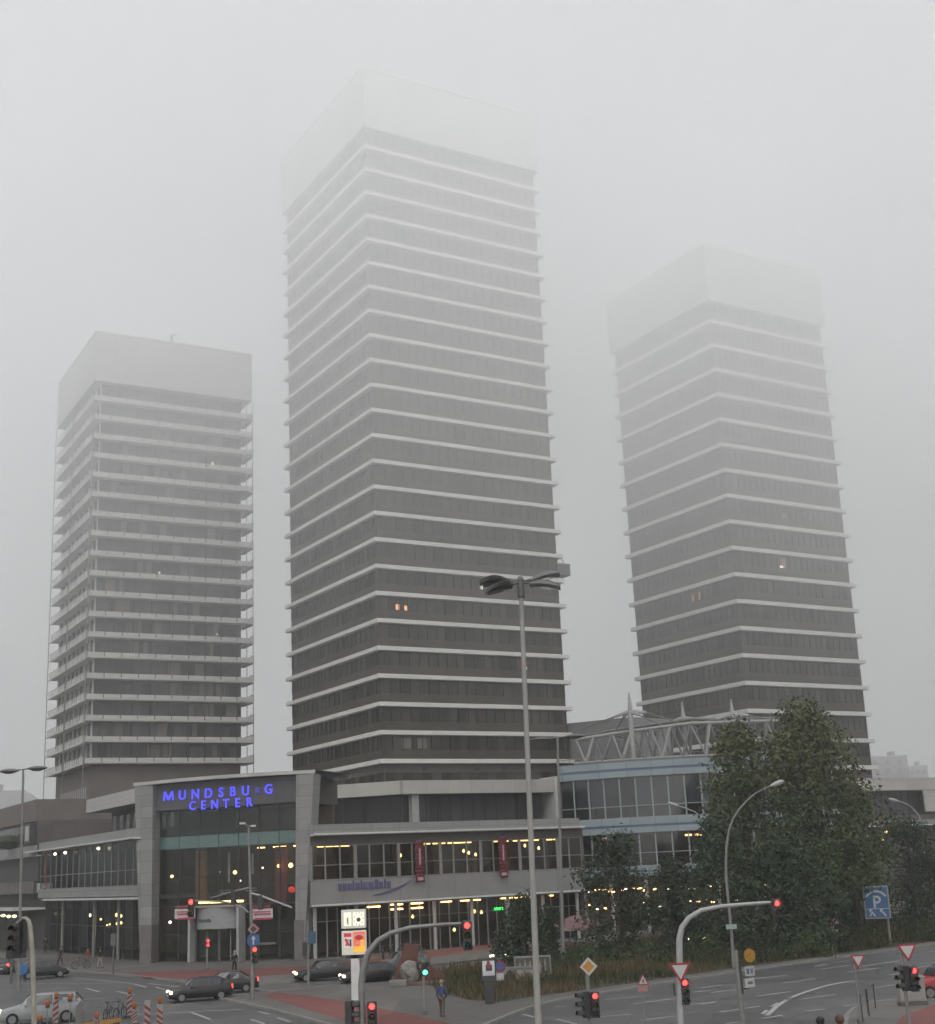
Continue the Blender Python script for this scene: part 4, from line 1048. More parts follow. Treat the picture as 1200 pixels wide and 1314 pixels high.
def arm_mast(label,px,dep,pole_px,arm_px,head_px,headlit,r=.10,m=GREYM,extra=None,cat='traffic light'):
    p=at_depth(px[0],px[1],dep); t=thing('traffic_light',label,cat,(p.x,dep,0))
    o=Vector((p.x,dep,0))
    pts=[Vector((0,0,0))]+[at_depth(a,b,dep)-o for a,b in pole_px]
    pts=[Vector((q.x if i else 0,0,q.z)) for i,q in enumerate(pts)]
    for q in pts: q.x=q.x if q.z>1 else 0
    nvert=len(pts)
    arm=[at_depth(a,b,dep)-o for a,b in arm_px]
    allp=pts+arm
    rs=[r*1.15 if i<nvert else r*(1-.45*(i-nvert)/max(1,len(arm)-1)) for i in range(len(allp))]
    # smooth the bend
    MB().tube(allp,rs,10).build('pole',m,t,smooth=True)
    MB().box(-.28,.28,-.28,.28,.0,.14).build('foot',KERB,t)
    for (hx,hy,lit,nn,rz,side) in head_px:
        c=at_depth(hx,hy,dep)-o; c.y-=.12
        signal_head(t,c,rz,lit,nn)
        br=MB().box(c.x-.03,c.x+.03,-.08,.2,c.z-.3,c.z+.3); br.build('bracket',DARKM,t)
    return t,o
# big arm mast in the lower middle
a1,o1=arm_mast('grey traffic light mast arching right over the island, two red signals lit',(464,1314),45,[(465,1314),(464,1262),(467,1240)],[(473,1222),(485,1207),(502,1197),(528,1190),(560,1187),(592,1185)],[(600,1200,0,3,.05,0),(478,1304,0,3,.05,0)],None,.095)
_c=at_depth(455,1303,45)-o1; signal_head(a1,(_c.x-.05,-.02,_c.z),R(75),None)
# arm mast on the right with yield sign
def yield_sign(parent,c,rz,s):
    M=facing(c,rz)
    tri=lambda k:[(-s*k,s*.577*k),(0,-s*1.155*k),(s*k,s*.577*k)]
    b=MB().prism(tri(1),0,.025,0,M); o=b.build('sign_plate',mat('sign_red_border',(.28,.02,.035),.5,noise=.1),parent)
    MB().prism([(x,y-.0*s) for x,y in tri(.70)],.025,.032,0,M).build('sign_face',mat('sign_white_face',(.42,.41,.40),.5,noise=.1),o)
def tri_up(parent,c,rz,s,inner='mark'):
    M=facing(c,rz); tri=lambda k:[(-s*k,-s*.577*k),(s*k,-s*.577*k),(0,s*1.155*k)]
    o=MB().prism(tri(1),0,.025,0,M).build('sign_plate',mat('sign_red_border',(.28,.02,.035),.5,noise=.1),parent)
    MB().prism(tri(.70),.025,.032,0,M).build('sign_face',mat('sign_white_face',(.42,.41,.40),.5,noise=.1),o)
    MB().prism([(-s*.10,-s*.22),(s*.10,-s*.22),(s*.13,s*.32),(-s*.13,s*.32)],.032,.037,0,M).build('sign_symbol',DARKM,o)
a2,o2=arm_mast('grey traffic light mast arching right, yield sign and lit red signal on its post',(871,1290),51,[(873,1300),(872,1230),(872,1205)],[(875,1190),(884,1178),(900,1168),(925,1163),(960,1160),(989,1158)],[(997,1170,0,3,.0,0),(879,1272,0,3,.0,0)],None,.10,STEELP)
_c=at_depth(872,1244,51)-o2; yield_sign(a2,(_c.x,-.16,_c.z),0,.40)
MB().box(-.14,-.08,.02,.08,at_depth(866,1278,51).z,at_depth(866,1262,51).z).build('backing_bar',DARKM,a2)
# left mast (lens side dark)
a3,o3=arm_mast('pale bent traffic light mast at the left edge with dark signal',(43,1314),45,[(44,1314),(42,1230),(39,1190)],[(37,1182),(33,1178),(29,1178)],[(20,1204,None,3,R(-8),0)],None,.072,mat('pale_mast',(.29,.275,.23),.55,noise=.15))
MB().box(-.10,.10,-.14,-.09,2.2,3.0).build('control_box',DARKM,a3,bevel=.02)
_c=at_depth(20,1204,45)-o3
MB().box(_c.x-.33,_c.x+.33,.12,.14,_c.z-.62,_c.z+.62).build('backing_board',DARKM,a3)
MB().tube([(_c.x,.05,_c.z+.45),at_depth(30,1178,45)-o3],.05,6).build('hanger',GREYM,a3)
# lamp post with arms by the entrance
def lamp_mast():
    dep=90; p=at_depth(324,1250,dep); o=Vector((p.x,dep,0))
    t=thing('street_lamp','slim lamp post before the entrance carrying a red signal, blue sign and arms','street lamp',o)
    top=at_depth(319,1060,dep)-o
    post(t,[(0,0,0),(0,0,3),(top.x*.5,0,top.z*.6),(top.x,0,top.z)],.14,.07)
    MB().tube([(top.x,0,top.z),(top.x-.25,-.2,top.z+.15)],.05,6).tube([(top.x,0,top.z),(top.x+.25,.1,top.z)],.05,6).build('bracket',GREYM,t)
    MB().cbox((top.x-.35,-.25,top.z+.18),(.35,.22,.12)).build('floodlight',WHITE,t); MB().cbox((top.x+.3,.1,top.z),(.3,.2,.12)).build('floodlight',WHITE,t)
    arm=[at_depth(a,b,dep)-o for a,b in ((319,1171),(312,1165),(300,1160),(285,1157),(268,1156),(250,1156))]
    MB().tube(arm,[.08,.075,.07,.06,.055,.05],8).build('arm',GREYM,t,smooth=True)
    c=at_depth(245.5,1161,dep)-o; signal_head(t,(c.x,-.1,c.z-.2),0,0,3,.38,.15)
    arm=[at_depth(a,b,dep)-o for a,b in ((322,1146),(336,1150),(383,1163))]; arm[2].y-=3
    MB().tube(arm,[.07,.07,.05],8).build('arm',STEELP,t,smooth=True)
    arm=[at_depth(a,b,dep)-o for a,b in ((320,1139),(297,1144.5),(269,1153))]
    MB().tube(arm,[.06,.055,.04],8).build('arm',GREYM,t,smooth=True)
    c=at_depth(335,1158,dep)-o; signal_head(t,(c.x,.1,c.z),R(170),None)
    c=at_depth(300,1152,dep)-o; signal_head(t,(c.x,.1,c.z),R(170),None)
    c=at_depth(327.5,1221,dep)-o; signal_head(t,(c.x,-.14,c.z-.2),0,0,3,.34,.135)
    c=at_depth(326,1206,dep)-o; M=facing((c.x,-.2,c.z),0)
    o_=MB().lathe([(.42,0),(.42,.02)],24,mat=M).build('sign_plate',mat('sign_blue',(.03,.09,.22),.5),t)
    MB().prism([(-.05,-.28),(.05,-.28),(.05,.05),(.16,.05),(0,.28),(-.16,.05),(-.05,.05)],.02,.026,0,M).build('sign_arrow',mat('sign_white_face',(.42,.41,.40)),o_)
    c=at_depth(326,1192,dep)-o; M=facing((c.x,-.2,c.z),0)
    o_=MB().prism([(-.38,0),(0,-.38),(.38,0),(0,.38)],0,.02,0,M).build('sign_plate',mat('sign_pale_red',(.34,.16,.15),.5),t)
    MB().prism([(-.22,0),(0,-.22),(.22,0),(0,.22)],.02,.026,0,M).build('sign_face',DARKM,o_)
    MB().box(.12,1.5,-.1,-.06,3.35,3.5).build('street_name_plate',GREYD,t)
lamp_mast()
def mast395():
    dep=95; p=at_depth(396,1265,dep); o=Vector((p.x,dep,0))
    t=thing('signal_post','thin grey post with small blue box before the right gate pillar','signal post',o)
    post(t,[(0,0,0),(0,0,at_depth(395,1180,dep).z)],.075)
    c=at_depth(401,1203,dep)-o; MB().box(c.x-.30,c.x+.22,-.12,.12,c.z-.4,c.z+.4).build('signal_box',mat('box_blue',(.05,.09,.16),.5,noise=.2),t,bevel=.03)
    c=at_depth(394,1217,dep)-o; MB().box(c.x-.3,c.x+.0,-.1,.1,c.z-.5,c.z+.4).build('signal_box',DARKM,t,bevel=.03)
mast395()
def ped_signal(px,py,dep,hpy,lit,label,rz=0):
    p=at_depth(px,py,dep); o=Vector((p.x,dep,0)); t=thing('pedestrian_signal',label,'pedestrian signal',o,0)
    z=at_depth(px,hpy,dep).z
    post(t,[(0,0,0),(0,0,z+.45)],.07)
    signal_head(t,(.10,-.12,z),rz,lit,2,.36,.12)
    MB().box(-.14,.14,-.14,.14,0,.3).build('foot',GREYD,t)
ped_signal(545,1300,75.7,1243,1,'pedestrian signal showing green beside the walker in blue jacket',.15)
ped_signal(266,1240,120,1210,(0,1),'pedestrian signal with two red lights left of the entrance porch')
def two_heads(label,px,dep,hp,headpx,sign,m=GREYM):
    p=at_depth(px,1305,dep); o=Vector((p.x,dep,0)); t=thing('traffic_light',label,'traffic light',o)
    zt=at_depth(hp[0],hp[1],dep).z
    post(t,[(0,0,0),(0,0,zt)],.065,m=m)
    for hx,hy,lit,rz in headpx:
        c=at_depth(hx,hy,dep)-o; signal_head(t,(c.x,-.10+abs(rz)*.0,c.z),rz,lit,3,.28,.09)
        MB().box(min(0,c.x)-.02,max(0,c.x)+.02,-.02,.03,c.z-.31,c.z+.31).build('bracket',DARKM,t)
    return t,o
t5,o5=two_heads('low twin traffic light under a yellow priority diamond, one red lit',757,48,(756,1238),[(764,1289,0,0),(748,1289,None,R(-70))],None)
c=at_depth(755,1240,48)-o5; M=facing((c.x,-.1,c.z),0)
_o=MB().prism([(-.30,0),(0,-.30),(.30,0),(0,.30)],0,.02,0,M).build('sign_plate',mat('sign_white_face',(.42,.41,.40)),t5)
MB().prism([(-.20,0),(0,-.20),(.20,0),(0,.20)],.02,.026,0,M).build('sign_face',mat('sign_amber',(.42,.20,.03),.5),_o)
t6,o6=two_heads('twin traffic light with yield sign in the lower right corner, right lamp red',1166,50,(1163,1215),[(1173,1256,0,0),(1157,1255,None,R(-70))],None)
c=at_depth(1163,1219,50)-o6; yield_sign(t6,(c.x,-.1,c.z),0,.35)
def sign_post(label,px,py,dep,ztop_py,name='road_sign',r=.04):
    p=at_depth(px,py,dep); o=Vector((p.x,dep,0)); t=thing(name,label,'road sign',o)
    post(t,[(0,0,0),(0,0,at_depth(px,ztop_py,dep).z)],r); return t,o
t,o=sign_post('yield sign on a slim post among the barrier rails at lower right',1102,1290,57,1226)
c=at_depth(1100,1231,57)-o; yield_sign(t,(c.x,-.08,c.z),0,.30)
t,o=sign_post('small triangular warning sign on a thin post before the planting bed',827,1300,60,1252)
c=at_depth(825,1259,60)-o; tri_up(t,(c.x,-.08,c.z),0,.26); MB().box(-.2,.2,-.08,-.05,c.z-.40,c.z-.22).build('plate',mat('sign_pale_red',(.34,.16,.15)),t)
t,o=sign_post('faint red triangle sign with white plate at the foot of the trees',1072,1208,112,1176)
c=at_depth(1071,1182,112)-o; tri_up(t,(c.x,-.08,c.z),0,.42); MB().box(-.28,.28,-.08,-.05,c.z-.9,c.z-.4).build('plate',mat('sign_white_face',(.42,.41,.40)),t)
t,o=sign_post('round blue sign on a low grey post by the left crossing',29,1258,112,1238)
c=at_depth(29,1244,112)-o; M=facing((c.x,-.1,c.z),0); MB().lathe([(.42,0),(.42,.02)],20,mat=M).build('sign_plate',mat('sign_blue_bright',(.02,.13,.36),.5),t)
t,o=sign_post('round red and blue no stopping sign beside the slim poster pillar',642,1262,92,1230)
c=at_depth(642,1240,92)-o; M=facing((c.x,-.1,c.z),0); _o=MB().lathe([(.36,0),(.36,.02)],20,mat=M).build('sign_plate',mat('sign_crimson',(.22,.025,.07),.5),t)
MB().lathe([(.24,.02),(.24,.026)],20,mat=M).build('sign_face',mat('sign_blue',(.03,.09,.22)),_o); MB().box(-.25,.25,-.1,-.07,c.z-.85,c.z-.42).build('plate',mat('sign_white_face',(.42,.41,.40)),t)
for px,py,lab in ((14,1255,'short dark bollard post left of the round blue sign'),):
    p=ground(px,py+8); t=thing('bollard',lab,'bollard',(p.x,p.y,0)); MB().lathe([(.12,0),(.12,1.5),(.09,1.6),(.15,1.65),(.15,2.2),(.02,2.3)],10).build('shaft',GREYD,t); MB().lathe([(.18,0),(.18,.06)],10).build('foot',KERB,t)
p=ground(145,1252); t=thing('signal_post','thin dark post on the forecourt left of the gate','signal post',(p.x,p.y,.12)); post(t,[(0,0,0),(0,0,3.4)],.07,m=GREYD); MB().box(-.22,.22,-.2,-.02,2.3,3.3).build('signal_box',GREYD,t,bevel=.03)
# signs cluster on the grey post
def grey_post():
    dep=55; p=at_depth(953,1300,dep); o=Vector((p.x,dep,0)); t=thing('sign_post','thick grey post carrying yellow badge and two white direction plates','sign post',o)
    zt=at_depth(949,1219,dep).z
    post(t,[(0,0,0),(-.06,0,zt)],.11,.09)
    c=at_depth(961,1226,dep)-o; M=facing((c.x,-.1,c.z),R(25)); MB().lathe([(.26,0),(.26,.03)],16,mat=M).build('badge',mat('badge_yellow',(.30,.16,.02),.5,noise=.3,scale=6),t)
    for py,h in ((1246,.36),(1261,.34)):
        c=at_depth(962,py,dep)-o; Mx=Matrix.Translation(c)@Matrix.Rotation(R(35),4,'Z')
        o_=MB().box(-.26,.24,-.03,0,-h/2,h/2,0,Mx).build('plate',mat('sign_white_face',(.42,.41,.40)),t)
        mbx=MB()
        if py<1250: mbx.box(-.2,-.06,-.036,-.031,-.1,.1,0,Mx)
        else: mbx.box(-.12,.14,-.036,-.031,-.05,.05,0,Mx)
        mbx.build('plate_print',mat('print_blue',(.06,.16,.22)) if py<1250 else GREYD,o_)
        if py<1250: MB().box(.02,.06,-.036,-.031,-.1,.1,0,Mx).box(.10,.14,-.036,-.031,-.1,.1,0,Mx).box(.061,.099,-.036,-.031,-.02,.04,0,Mx).build('plate_lettering',GREYD,o_)
        MB().box(-.30,-.05,-.0,.1,-h/2-.05,-h/2,0,Mx).build('bracket',DARKM,t)
    MB().cbox((.05,-.02,at_depth(952,1254,dep).z),(.10,.10,1.2)).build('mounting_bar',DARKM,t)
grey_post()
# ---- street lamps
def flower_lamp():
    dep=29; b=at_depth(686,1310,dep); tp=at_depth(668,747,dep)
    base=Vector((b.x+.02,dep,0)); t=thing('street_lamp','tallest grey lamp post with four petal shaped lamps, in front of everything','street lamp',base)
    T=tp-base
    post(t,[(0,0,0),(0,0,1.2),(T.x*.5,0,T.z*.5),(T.x,0,T.z)],.098,.045,mat('lamp_post_grey',(.29,.285,.265),.6,noise=.12,scale=2))
    MB().lathe([(.075,T.z-.35),(.085,T.z-.3),(.085,T.z+.05),(.05,T.z+.12)],10,mat=Matrix.Translation((T.x,0,0))).build('collar',GREYD,t)
    for k,(ang,tilt) in enumerate(((177,8),(208,-26),(12,24),(-20,-20))):
        a=R(ang); d=Vector((math.cos(a),math.sin(a)*1.0,math.sin(R(tilt))*.6)); s=Vector((-math.sin(a)*.72,math.cos(a)*.9,.30)); s=s.normalized()
        MB().tube([(T.x,0,T.z),Vector((T.x,0,T.z))+d*.28],[.03,.025],6).build('arm',GREYD,t)
        b=MB(); n=9
        top=[];und=[]
        for i in range(n+1):
            u=i/n; w=.19*math.sin(math.pi*(.10+.87*u))**.8
            c=Vector((T.x,0,T.z))+d*(.22+.68*u)+Vector((0,0,.05*math.sin(math.pi*u)))
            top.append((c-s*w,c+Vector((0,0,.05*math.sin(math.pi*u)+.015)),c+s*w)); und.append((c-s*w*.8-Vector((0,0,.07)),c-Vector((0,0,.10)),c+s*w*.8-Vector((0,0,.07))))
        vs=[]; 
        for i in range(n+1): vs+=list(top[i])+list(und[i])
        fs=[]
        for i in range(n):
            q=i*6; r=q+6
            fs+=[(q,q+1,r+1,r),(q+1,q+2,r+2,r+1),(q+2,q+5,r+5,r+2),(q+5,q+4,r+4,r+5),(q+4,q+3,r+3,r+4),(q+3,q,r,r+3)]
        fs+=[(0,3,4,5,2,1),(n*6,n*6+1,n*6+2,n*6+5,n*6+4,n*6+3)]
        b.add(vs,fs)
        o_=b.build('lamp_petal',mat('lamp_shell',(.10,.10,.098),.4,noise=.15),t,smooth=True)
        g=MB(); cc=Vector((T.x,0,T.z))+d*.62-Vector((0,0,.055))
        g.add([cc-d*.2-s*.09-Vector((0,0,.03)),cc+d*.2-s*.09-Vector((0,0,.03)),cc+d*.2+s*.09-Vector((0,0,.03)),cc-d*.2+s*.09-Vector((0,0,.03))],[(0,1,2,3)])
        g.build('lamp_glass',mat('lamp_glass_off',(.20,.20,.19),.2),o_)
flower_lamp()
def double_lamp(px,py,pxt,pyt,dep,label,rm=.16,w=1.15):
    p=at_depth(px,py,dep); T=at_depth(pxt,pyt,dep)-Vector((p.x,dep,0))
    t=thing('street_lamp',label,'street lamp',(p.x,dep,0))
    post(t,[(0,0,0),(T.x*.4,0,T.z*.4),(T.x,0,T.z)],rm,.085)
    MB().tube([(T.x-w*.9,0,T.z-.05),(T.x,0,T.z-.02),(T.x+w*.9,0,T.z+.05)],.05,6).build('arm',GREYM,t)
    for sgn in (-1,1):
        M=Matrix.Translation((T.x+sgn*w*1.3,0,T.z-.02+.06*sgn))@Matrix.Diagonal((1.0,.45,.30,1))
        b=MB().lathe([(.05,-.6),(.55,-.45),(.85,-.1),(.7,.25),(.3,.5),(.02,.55)],14,mat=M)
        h=b.build('lamp_head',GREYD,t,smooth=True)
        MB().lathe([(.5,-.52),(.3,-.75),(.02,-.85)],12,mat=M).build('lamp_glass',mat('lamp_glass_off',(.20,.20,.19),.2),h,smooth=True)
double_lamp(723,1238,715.5,946,107,'tall thin lamp post with two heads right of the tallest lamp',.16,1.05)
double_lamp(25,1240,30,987,107,'tall lamp post with two heads at the left edge',.15,.85)
def curved_lamp(pts,dep,label,r=.11,m=GREYM):
    p=at_depth(*pts[0],dep); o=Vector((p.x,dep,0)); t=thing('street_lamp',label,'street lamp',o)
    q=[Vector((0,0,0))]+[at_depth(a,b,dep)-o for a,b in pts]
    n=len(q)
    MB().tube(q,[r*1.1-(r*.7)*i/(n-1) for i in range(n)],9).build('pole',m,t,smooth=True)
    e=q[-1]; d=(q[-1]-q[-2]).normalized()
    b=MB().tube([e-d*.1,e+d*.25,e+d*.75,e+d*.95],[.06,.16,.15,.05],8); h=b.build('lamp_head',mat('lamp_head_pale',(.38,.38,.37),.4),t,smooth=True)
    MB().cbox(e+d*.5-Vector((0,0,.15)),(.4,.16,.05)).build('lamp_glass',mat('lamp_glass_off',(.20,.20,.19),.2),h)
    return t,o
cl,oc=curved_lamp([(941,1235),(939,1200),(935.5,1164),(932,1130),(931.5,1105),(932.5,1085),(935.5,1065),(941,1050),(949,1038),(958,1028),(968,1019),(980,1012),(990,1008)],97,'curved lamp post leaning right in front of the tall green trees')
c=at_depth(938,1189,97)-oc
_o=MB().box(c.x-.36,c.x+.36,-.2,-.16,c.z-.16,c.z+.16).build('street_name_plate',mat('plate_pale_green',(.26,.33,.31),.5,noise=.1),cl)
curved_lamp([(909,1160),(907,1080),(905,1062),(900,1050),(892,1042),(880,1037),(870,1034)],128,'pale curved lamp half hidden by trees in front of the rotunda',.10,STEELP)
curved_lamp([(1187,1130),(1186,1080),(1183,1056),(1178,1045),(1170,1036),(1160,1030),(1152,1028)],140,'pale curved lamp against the dark podium at right',.10,STEELP)
# ---- parking sign
def parking_sign():
    dep=112; p=at_depth(1143,1200,dep); o=Vector((p.x,dep,0)); t=thing('parking_sign','blue parking garage sign box on a grey post at the tree edge','parking sign',o)
    c=at_depth(1125,1158,dep)-o
    post(t,[(0,.3,0),(0,.3,c.z+1.0)],.11)
    rz=R(-14)
    Mx=Matrix.Translation((c.x,0,c.z))@Matrix.Rotation(rz,4,'Z')
    b=MB().box(-.98,.98,0,.55,-1.25,1.25,0,Mx); b.build('sign_box',mat('sign_box_grey',(.26,.265,.26),.5,noise=.1),t,bevel=.04)
    MB().box(-.88,.88,-.02,.0-.001,-1.15,1.15,0,Mx).build('sign_face',mat('parking_blue',(.035,.10,.22),.5,noise=.1),t)
    W_=mat('parking_white',(.42,.44,.46),.5)
    F_=Mx@Matrix.Rotation(R(90),4,'X')
    b=MB()
    n=14
    for k in range(n):
        a0=R(35+110*k/n); a1=R(35+110*(k+1)/n); cy_=-.10; 
        ps=[]
        for a in (a0,a1):
            for rr in (.88,1.04): ps.append((rr*math.cos(a)*.95,cy_+rr*math.sin(a)))
        b.prism([ps[0],ps[1],ps[3],ps[2]],.022,.03,0,F_)
    b.build('arch_symbol',W_,t)
    b=MB().box(-.25,-.09,-.03,-.022,-.42,.52,0,Mx)
    n=10
    for k in range(n):
        a0=R(-90+180*k/n); a1=R(-90+180*(k+1)/n); ps=[]
        for a in (a0,a1):
            for rr in (.14,.30): ps.append((.05+rr*math.cos(a),.22+rr*math.sin(a)))
        b.prism([ps[0],ps[1],ps[3],ps[2]],.022,.03,0,F_)
    b.box(-.089,.05,-.03,-.022,.36,.52,0,Mx).box(-.089,.05,-.03,-.022,-.08,.08,0,Mx)
    b.build('letter_p',W_,t)
    for dx in (-.42,.40):
        b=MB(); b.bar(F_@Vector((dx+.22,-1.05,.026)),F_@Vector((dx-.05,-.68,.026)),.008,.12)
        b.prism([(dx-.22,-.52),(dx+.06,-.50),(dx-.2,-.78)],.022,.03,0,F_)
        if dx<0: b.bar(F_@Vector((dx-.2,-1.05,.026)),F_@Vector((dx-.05,-.8,.026)),.008,.10)
        b.build('arrow_symbol',W_,t)
    MB().box(-.9,.9,-.028,-.021,-.50,-.46,0,Mx).build('divider',W_,t)
parking_sign()
# ---- advertising sign on white column
def ad_sign():
    dep=86; p=at_depth(457,1280,dep); o=Vector((p.x,dep,0)); t=thing('advertising_sign','two stacked lit advertising boxes on a white post','advertising sign',o)
    MB().box(-.26,.26,-.2,.2,0,at_depth(457,1224,dep).z).build('post',WHITE,t,bevel=.03)
    for (ya,yb,nm) in ((1167,1191,'upper'),(1194,1225,'lower')):
        z1=at_depth(455,ya,dep).z; z0=at_depth(455,yb,dep).z
        MB().box(-.78,.70,-.28,.28,z0,z1).build('sign_box',mat('ad_box',(.36,.36,.33),.5,noise=.06,emit=(1,.97,.82),estr=.16),t,bevel=.04)
        if nm=='upper':
            a=MB().box(-.62,-.16,-.30,-.285,z0+.15,z1-.15).build('poster',mat('ad_cream',(.5,.5,.42),.5,emit=(1,.95,.70),estr=.45),t)
            MB().box(-.44,-.34,-.31,-.301,z0+.3,z1-.45).box(-.40,-.33,-.309,-.3005,z0+.22,z0+.295).build('poster_print',mat('ad_tan',(.35,.2,.1),.5),a)
            a=MB().box(-.06,.62,-.30,-.285,z0+.15,z1-.15).build('poster',mat('ad_cream',(.5,.5,.42)),t)
            MB().lathe([(.02,.016),(.13,.016),(.13,.022),(.02,.022)],10,mat=facing((.28,-.29,(z0+z1)/2-.05),0)).build('poster_print',mat('ad_dark',(.10,.07,.05),.5),a)
            b=MB()
            for k in range(9): a_=k*.7; b.cbox((.28+.27*math.cos(a_),-.305,(z0+z1)/2+.40*math.sin(a_)*.9),(.06,.008,.06))
            b.build('poster_print',mat('ad_olive',(.25,.22,.12),.5),a)
        else:
            a=MB().box(-.66,-.14,-.30,-.285,z0+.42,z1-.08).build('poster',mat('ad_white',(.5,.47,.46),.5,emit=(1,.9,.88),estr=.14),t)
            MB().box(-.63,-.17,-.31,-.301,z1-.35,z1-.13).build('poster_print',mat('ad_red',(.45,.05,.06),.5,emit=(1,.05,.06),estr=.10),a)
            MB().bar((-.55,-.305,z1-.45),(-.34,-.305,z0+.55),.01,.14).bar((-.38,-.3035,z1-.5),(-.52,-.3035,z0+.55),.01,.10).build('poster_print',mat('ad_red',(.45,.05,.06)),a)
            MB().box(-.30,-.18,-.31,-.301,z0+.5,z1-.5).build('poster_print',mat('ad_navy',(.05,.06,.12),.5),a)
            a=MB().box(-.06,.64,-.30,-.285,z0+.14,z1-.08).build('poster',mat('ad_orange_red',(.55,.10,.05),.5,emit=(1,.16,.06),estr=.30),t)
            MB().box(-.05,.63,-.31,-.301,z0+.15,z0+.48).box(.36,.60,-.308,-.3005,z0+.48,z0+.85).build('poster_print',mat('ad_amber',(.6,.32,.03),.5,emit=(1,.48,.04),estr=.38),a)
            b=MB(); random.seed(2)
            for k in range(7): b.cbox((.05+.08*k,-.305,z0+.62+.05*(k%3)),(.05,.01,.16))
            b.box(0.0,.58,-.31,-.301,z1-.36,z1-.20)
            b.build('poster_print',mat('ad_pink',(.55,.25,.22),.5,emit=(1,.4,.35),estr=.15),a)
            MB().lathe([(.02,.016),(.22,.016),(.22,.021),(.02,.021)],12,mat=facing((.28,-.29,(z0+z1)/2+.30),0)@Matrix.Diagonal((1.1,.7,1,1))).build('poster_print',mat('ad_maroon',(.25,.03,.03),.5,emit=(1,.05,.03),estr=.1),a)
    MB().box(-.5,.45,-.15,.15,at_depth(455,1194,dep).z,at_depth(455,1191,dep).z).build('connector',DARKM,t)
    MB().box(-.55,.5,-.2,.2,at_depth(455,1227,dep).z-.12,at_depth(455,1225,dep).z).build('connector',DARKM,t)
ad_sign()
# ---- poster pillar and billboard
def poster_pillar():
    dep=80; p=at_depth(629,1287,dep); t=thing('poster_pillar','slim dark poster pillar on the pavement beside the grasses','poster pillar',(p.x,dep,.12))
    z1=at_depth(629,1229,dep).z-.12
    MB().box(-.26,.26,-.16,.16,0,1.15).build('pedestal',DARKM,t,bevel=.03)
    MB().box(-.43,.43,-.18,.18,1.15,z1).build('frame',DARKM,t,bevel=.04)
    a=MB().box(-.34,.34,-.20,-.182,1.5,z1-.15).build('poster',mat('poster_pale',(.33,.33,.34),.5,emit=(.9,.95,1),estr=.10),t)
    b=MB().box(-.16,.20,-.21,-.201,1.75,z1-.35); b.build('poster_print',mat('poster_dark',(.04,.04,.045),.5),a)
    MB().lathe([(.02,.016),(.15,.018),(.15,.03),(.02,.03)],10,mat=facing((0,-.197,2.1),0)@Matrix.Diagonal((.7,1.6,1,1))).build('poster_print',mat('poster_red',(.22,.04,.05),.5),a)
    MB().box(-.33,.33,-.21,-.201,1.52,1.72).build('poster_print',mat('poster_white',(.45,.44,.44),.5),a)
poster_pillar()
def billboard():
    dep=96; p=at_depth(680,1262,dep); t=thing('billboard','wide framed billboard on a pale low plinth left of tallest lamp','billboard',(p.x,dep,.12))
    z0=at_depth(680,1254,dep).z; z1=at_depth(680,1229,dep).z
    MB().box(-1.0,1.5,-.12,.12,z0,z1).build('frame',GREYM,t,bevel=.03)
    a=MB().box(-.90,1.4,-.14,-.122,z0+.1,z1-.1).build('poster',mat('poster_brown',(.06,.055,.045),.6,noise=.5,scale=2.5),t)
    b=MB(); random.seed(6)
    for k in range(6): b.cbox((-.6+.34*k,-.15,z0+.55+.1*(k%2)),(.12,.008,.75)); 
    b.build('poster_print',mat('poster_tan',(.20,.18,.15),.6,noise=.4,scale=4),a)
    for x in (-.8,1.3): MB().box(x-.08,x+.08,-.08,.08,0,z0).build('leg',GREYD,t)
    # pale retaining wall beside it
    w=thing('low_wall','pale low retaining wall running under the billboard','wall',(p.x,dep,.1))
    MB().box(-3.2,.8,-.6,-.2,0,.75).build('wall',mat('wall_pale',(.24,.235,.22),.8,noise=.2),w,bevel=.03)
    MB().box(-3.25,.85,-.65,-.15,.75,.85).build('coping',KERB,w)
billboard()
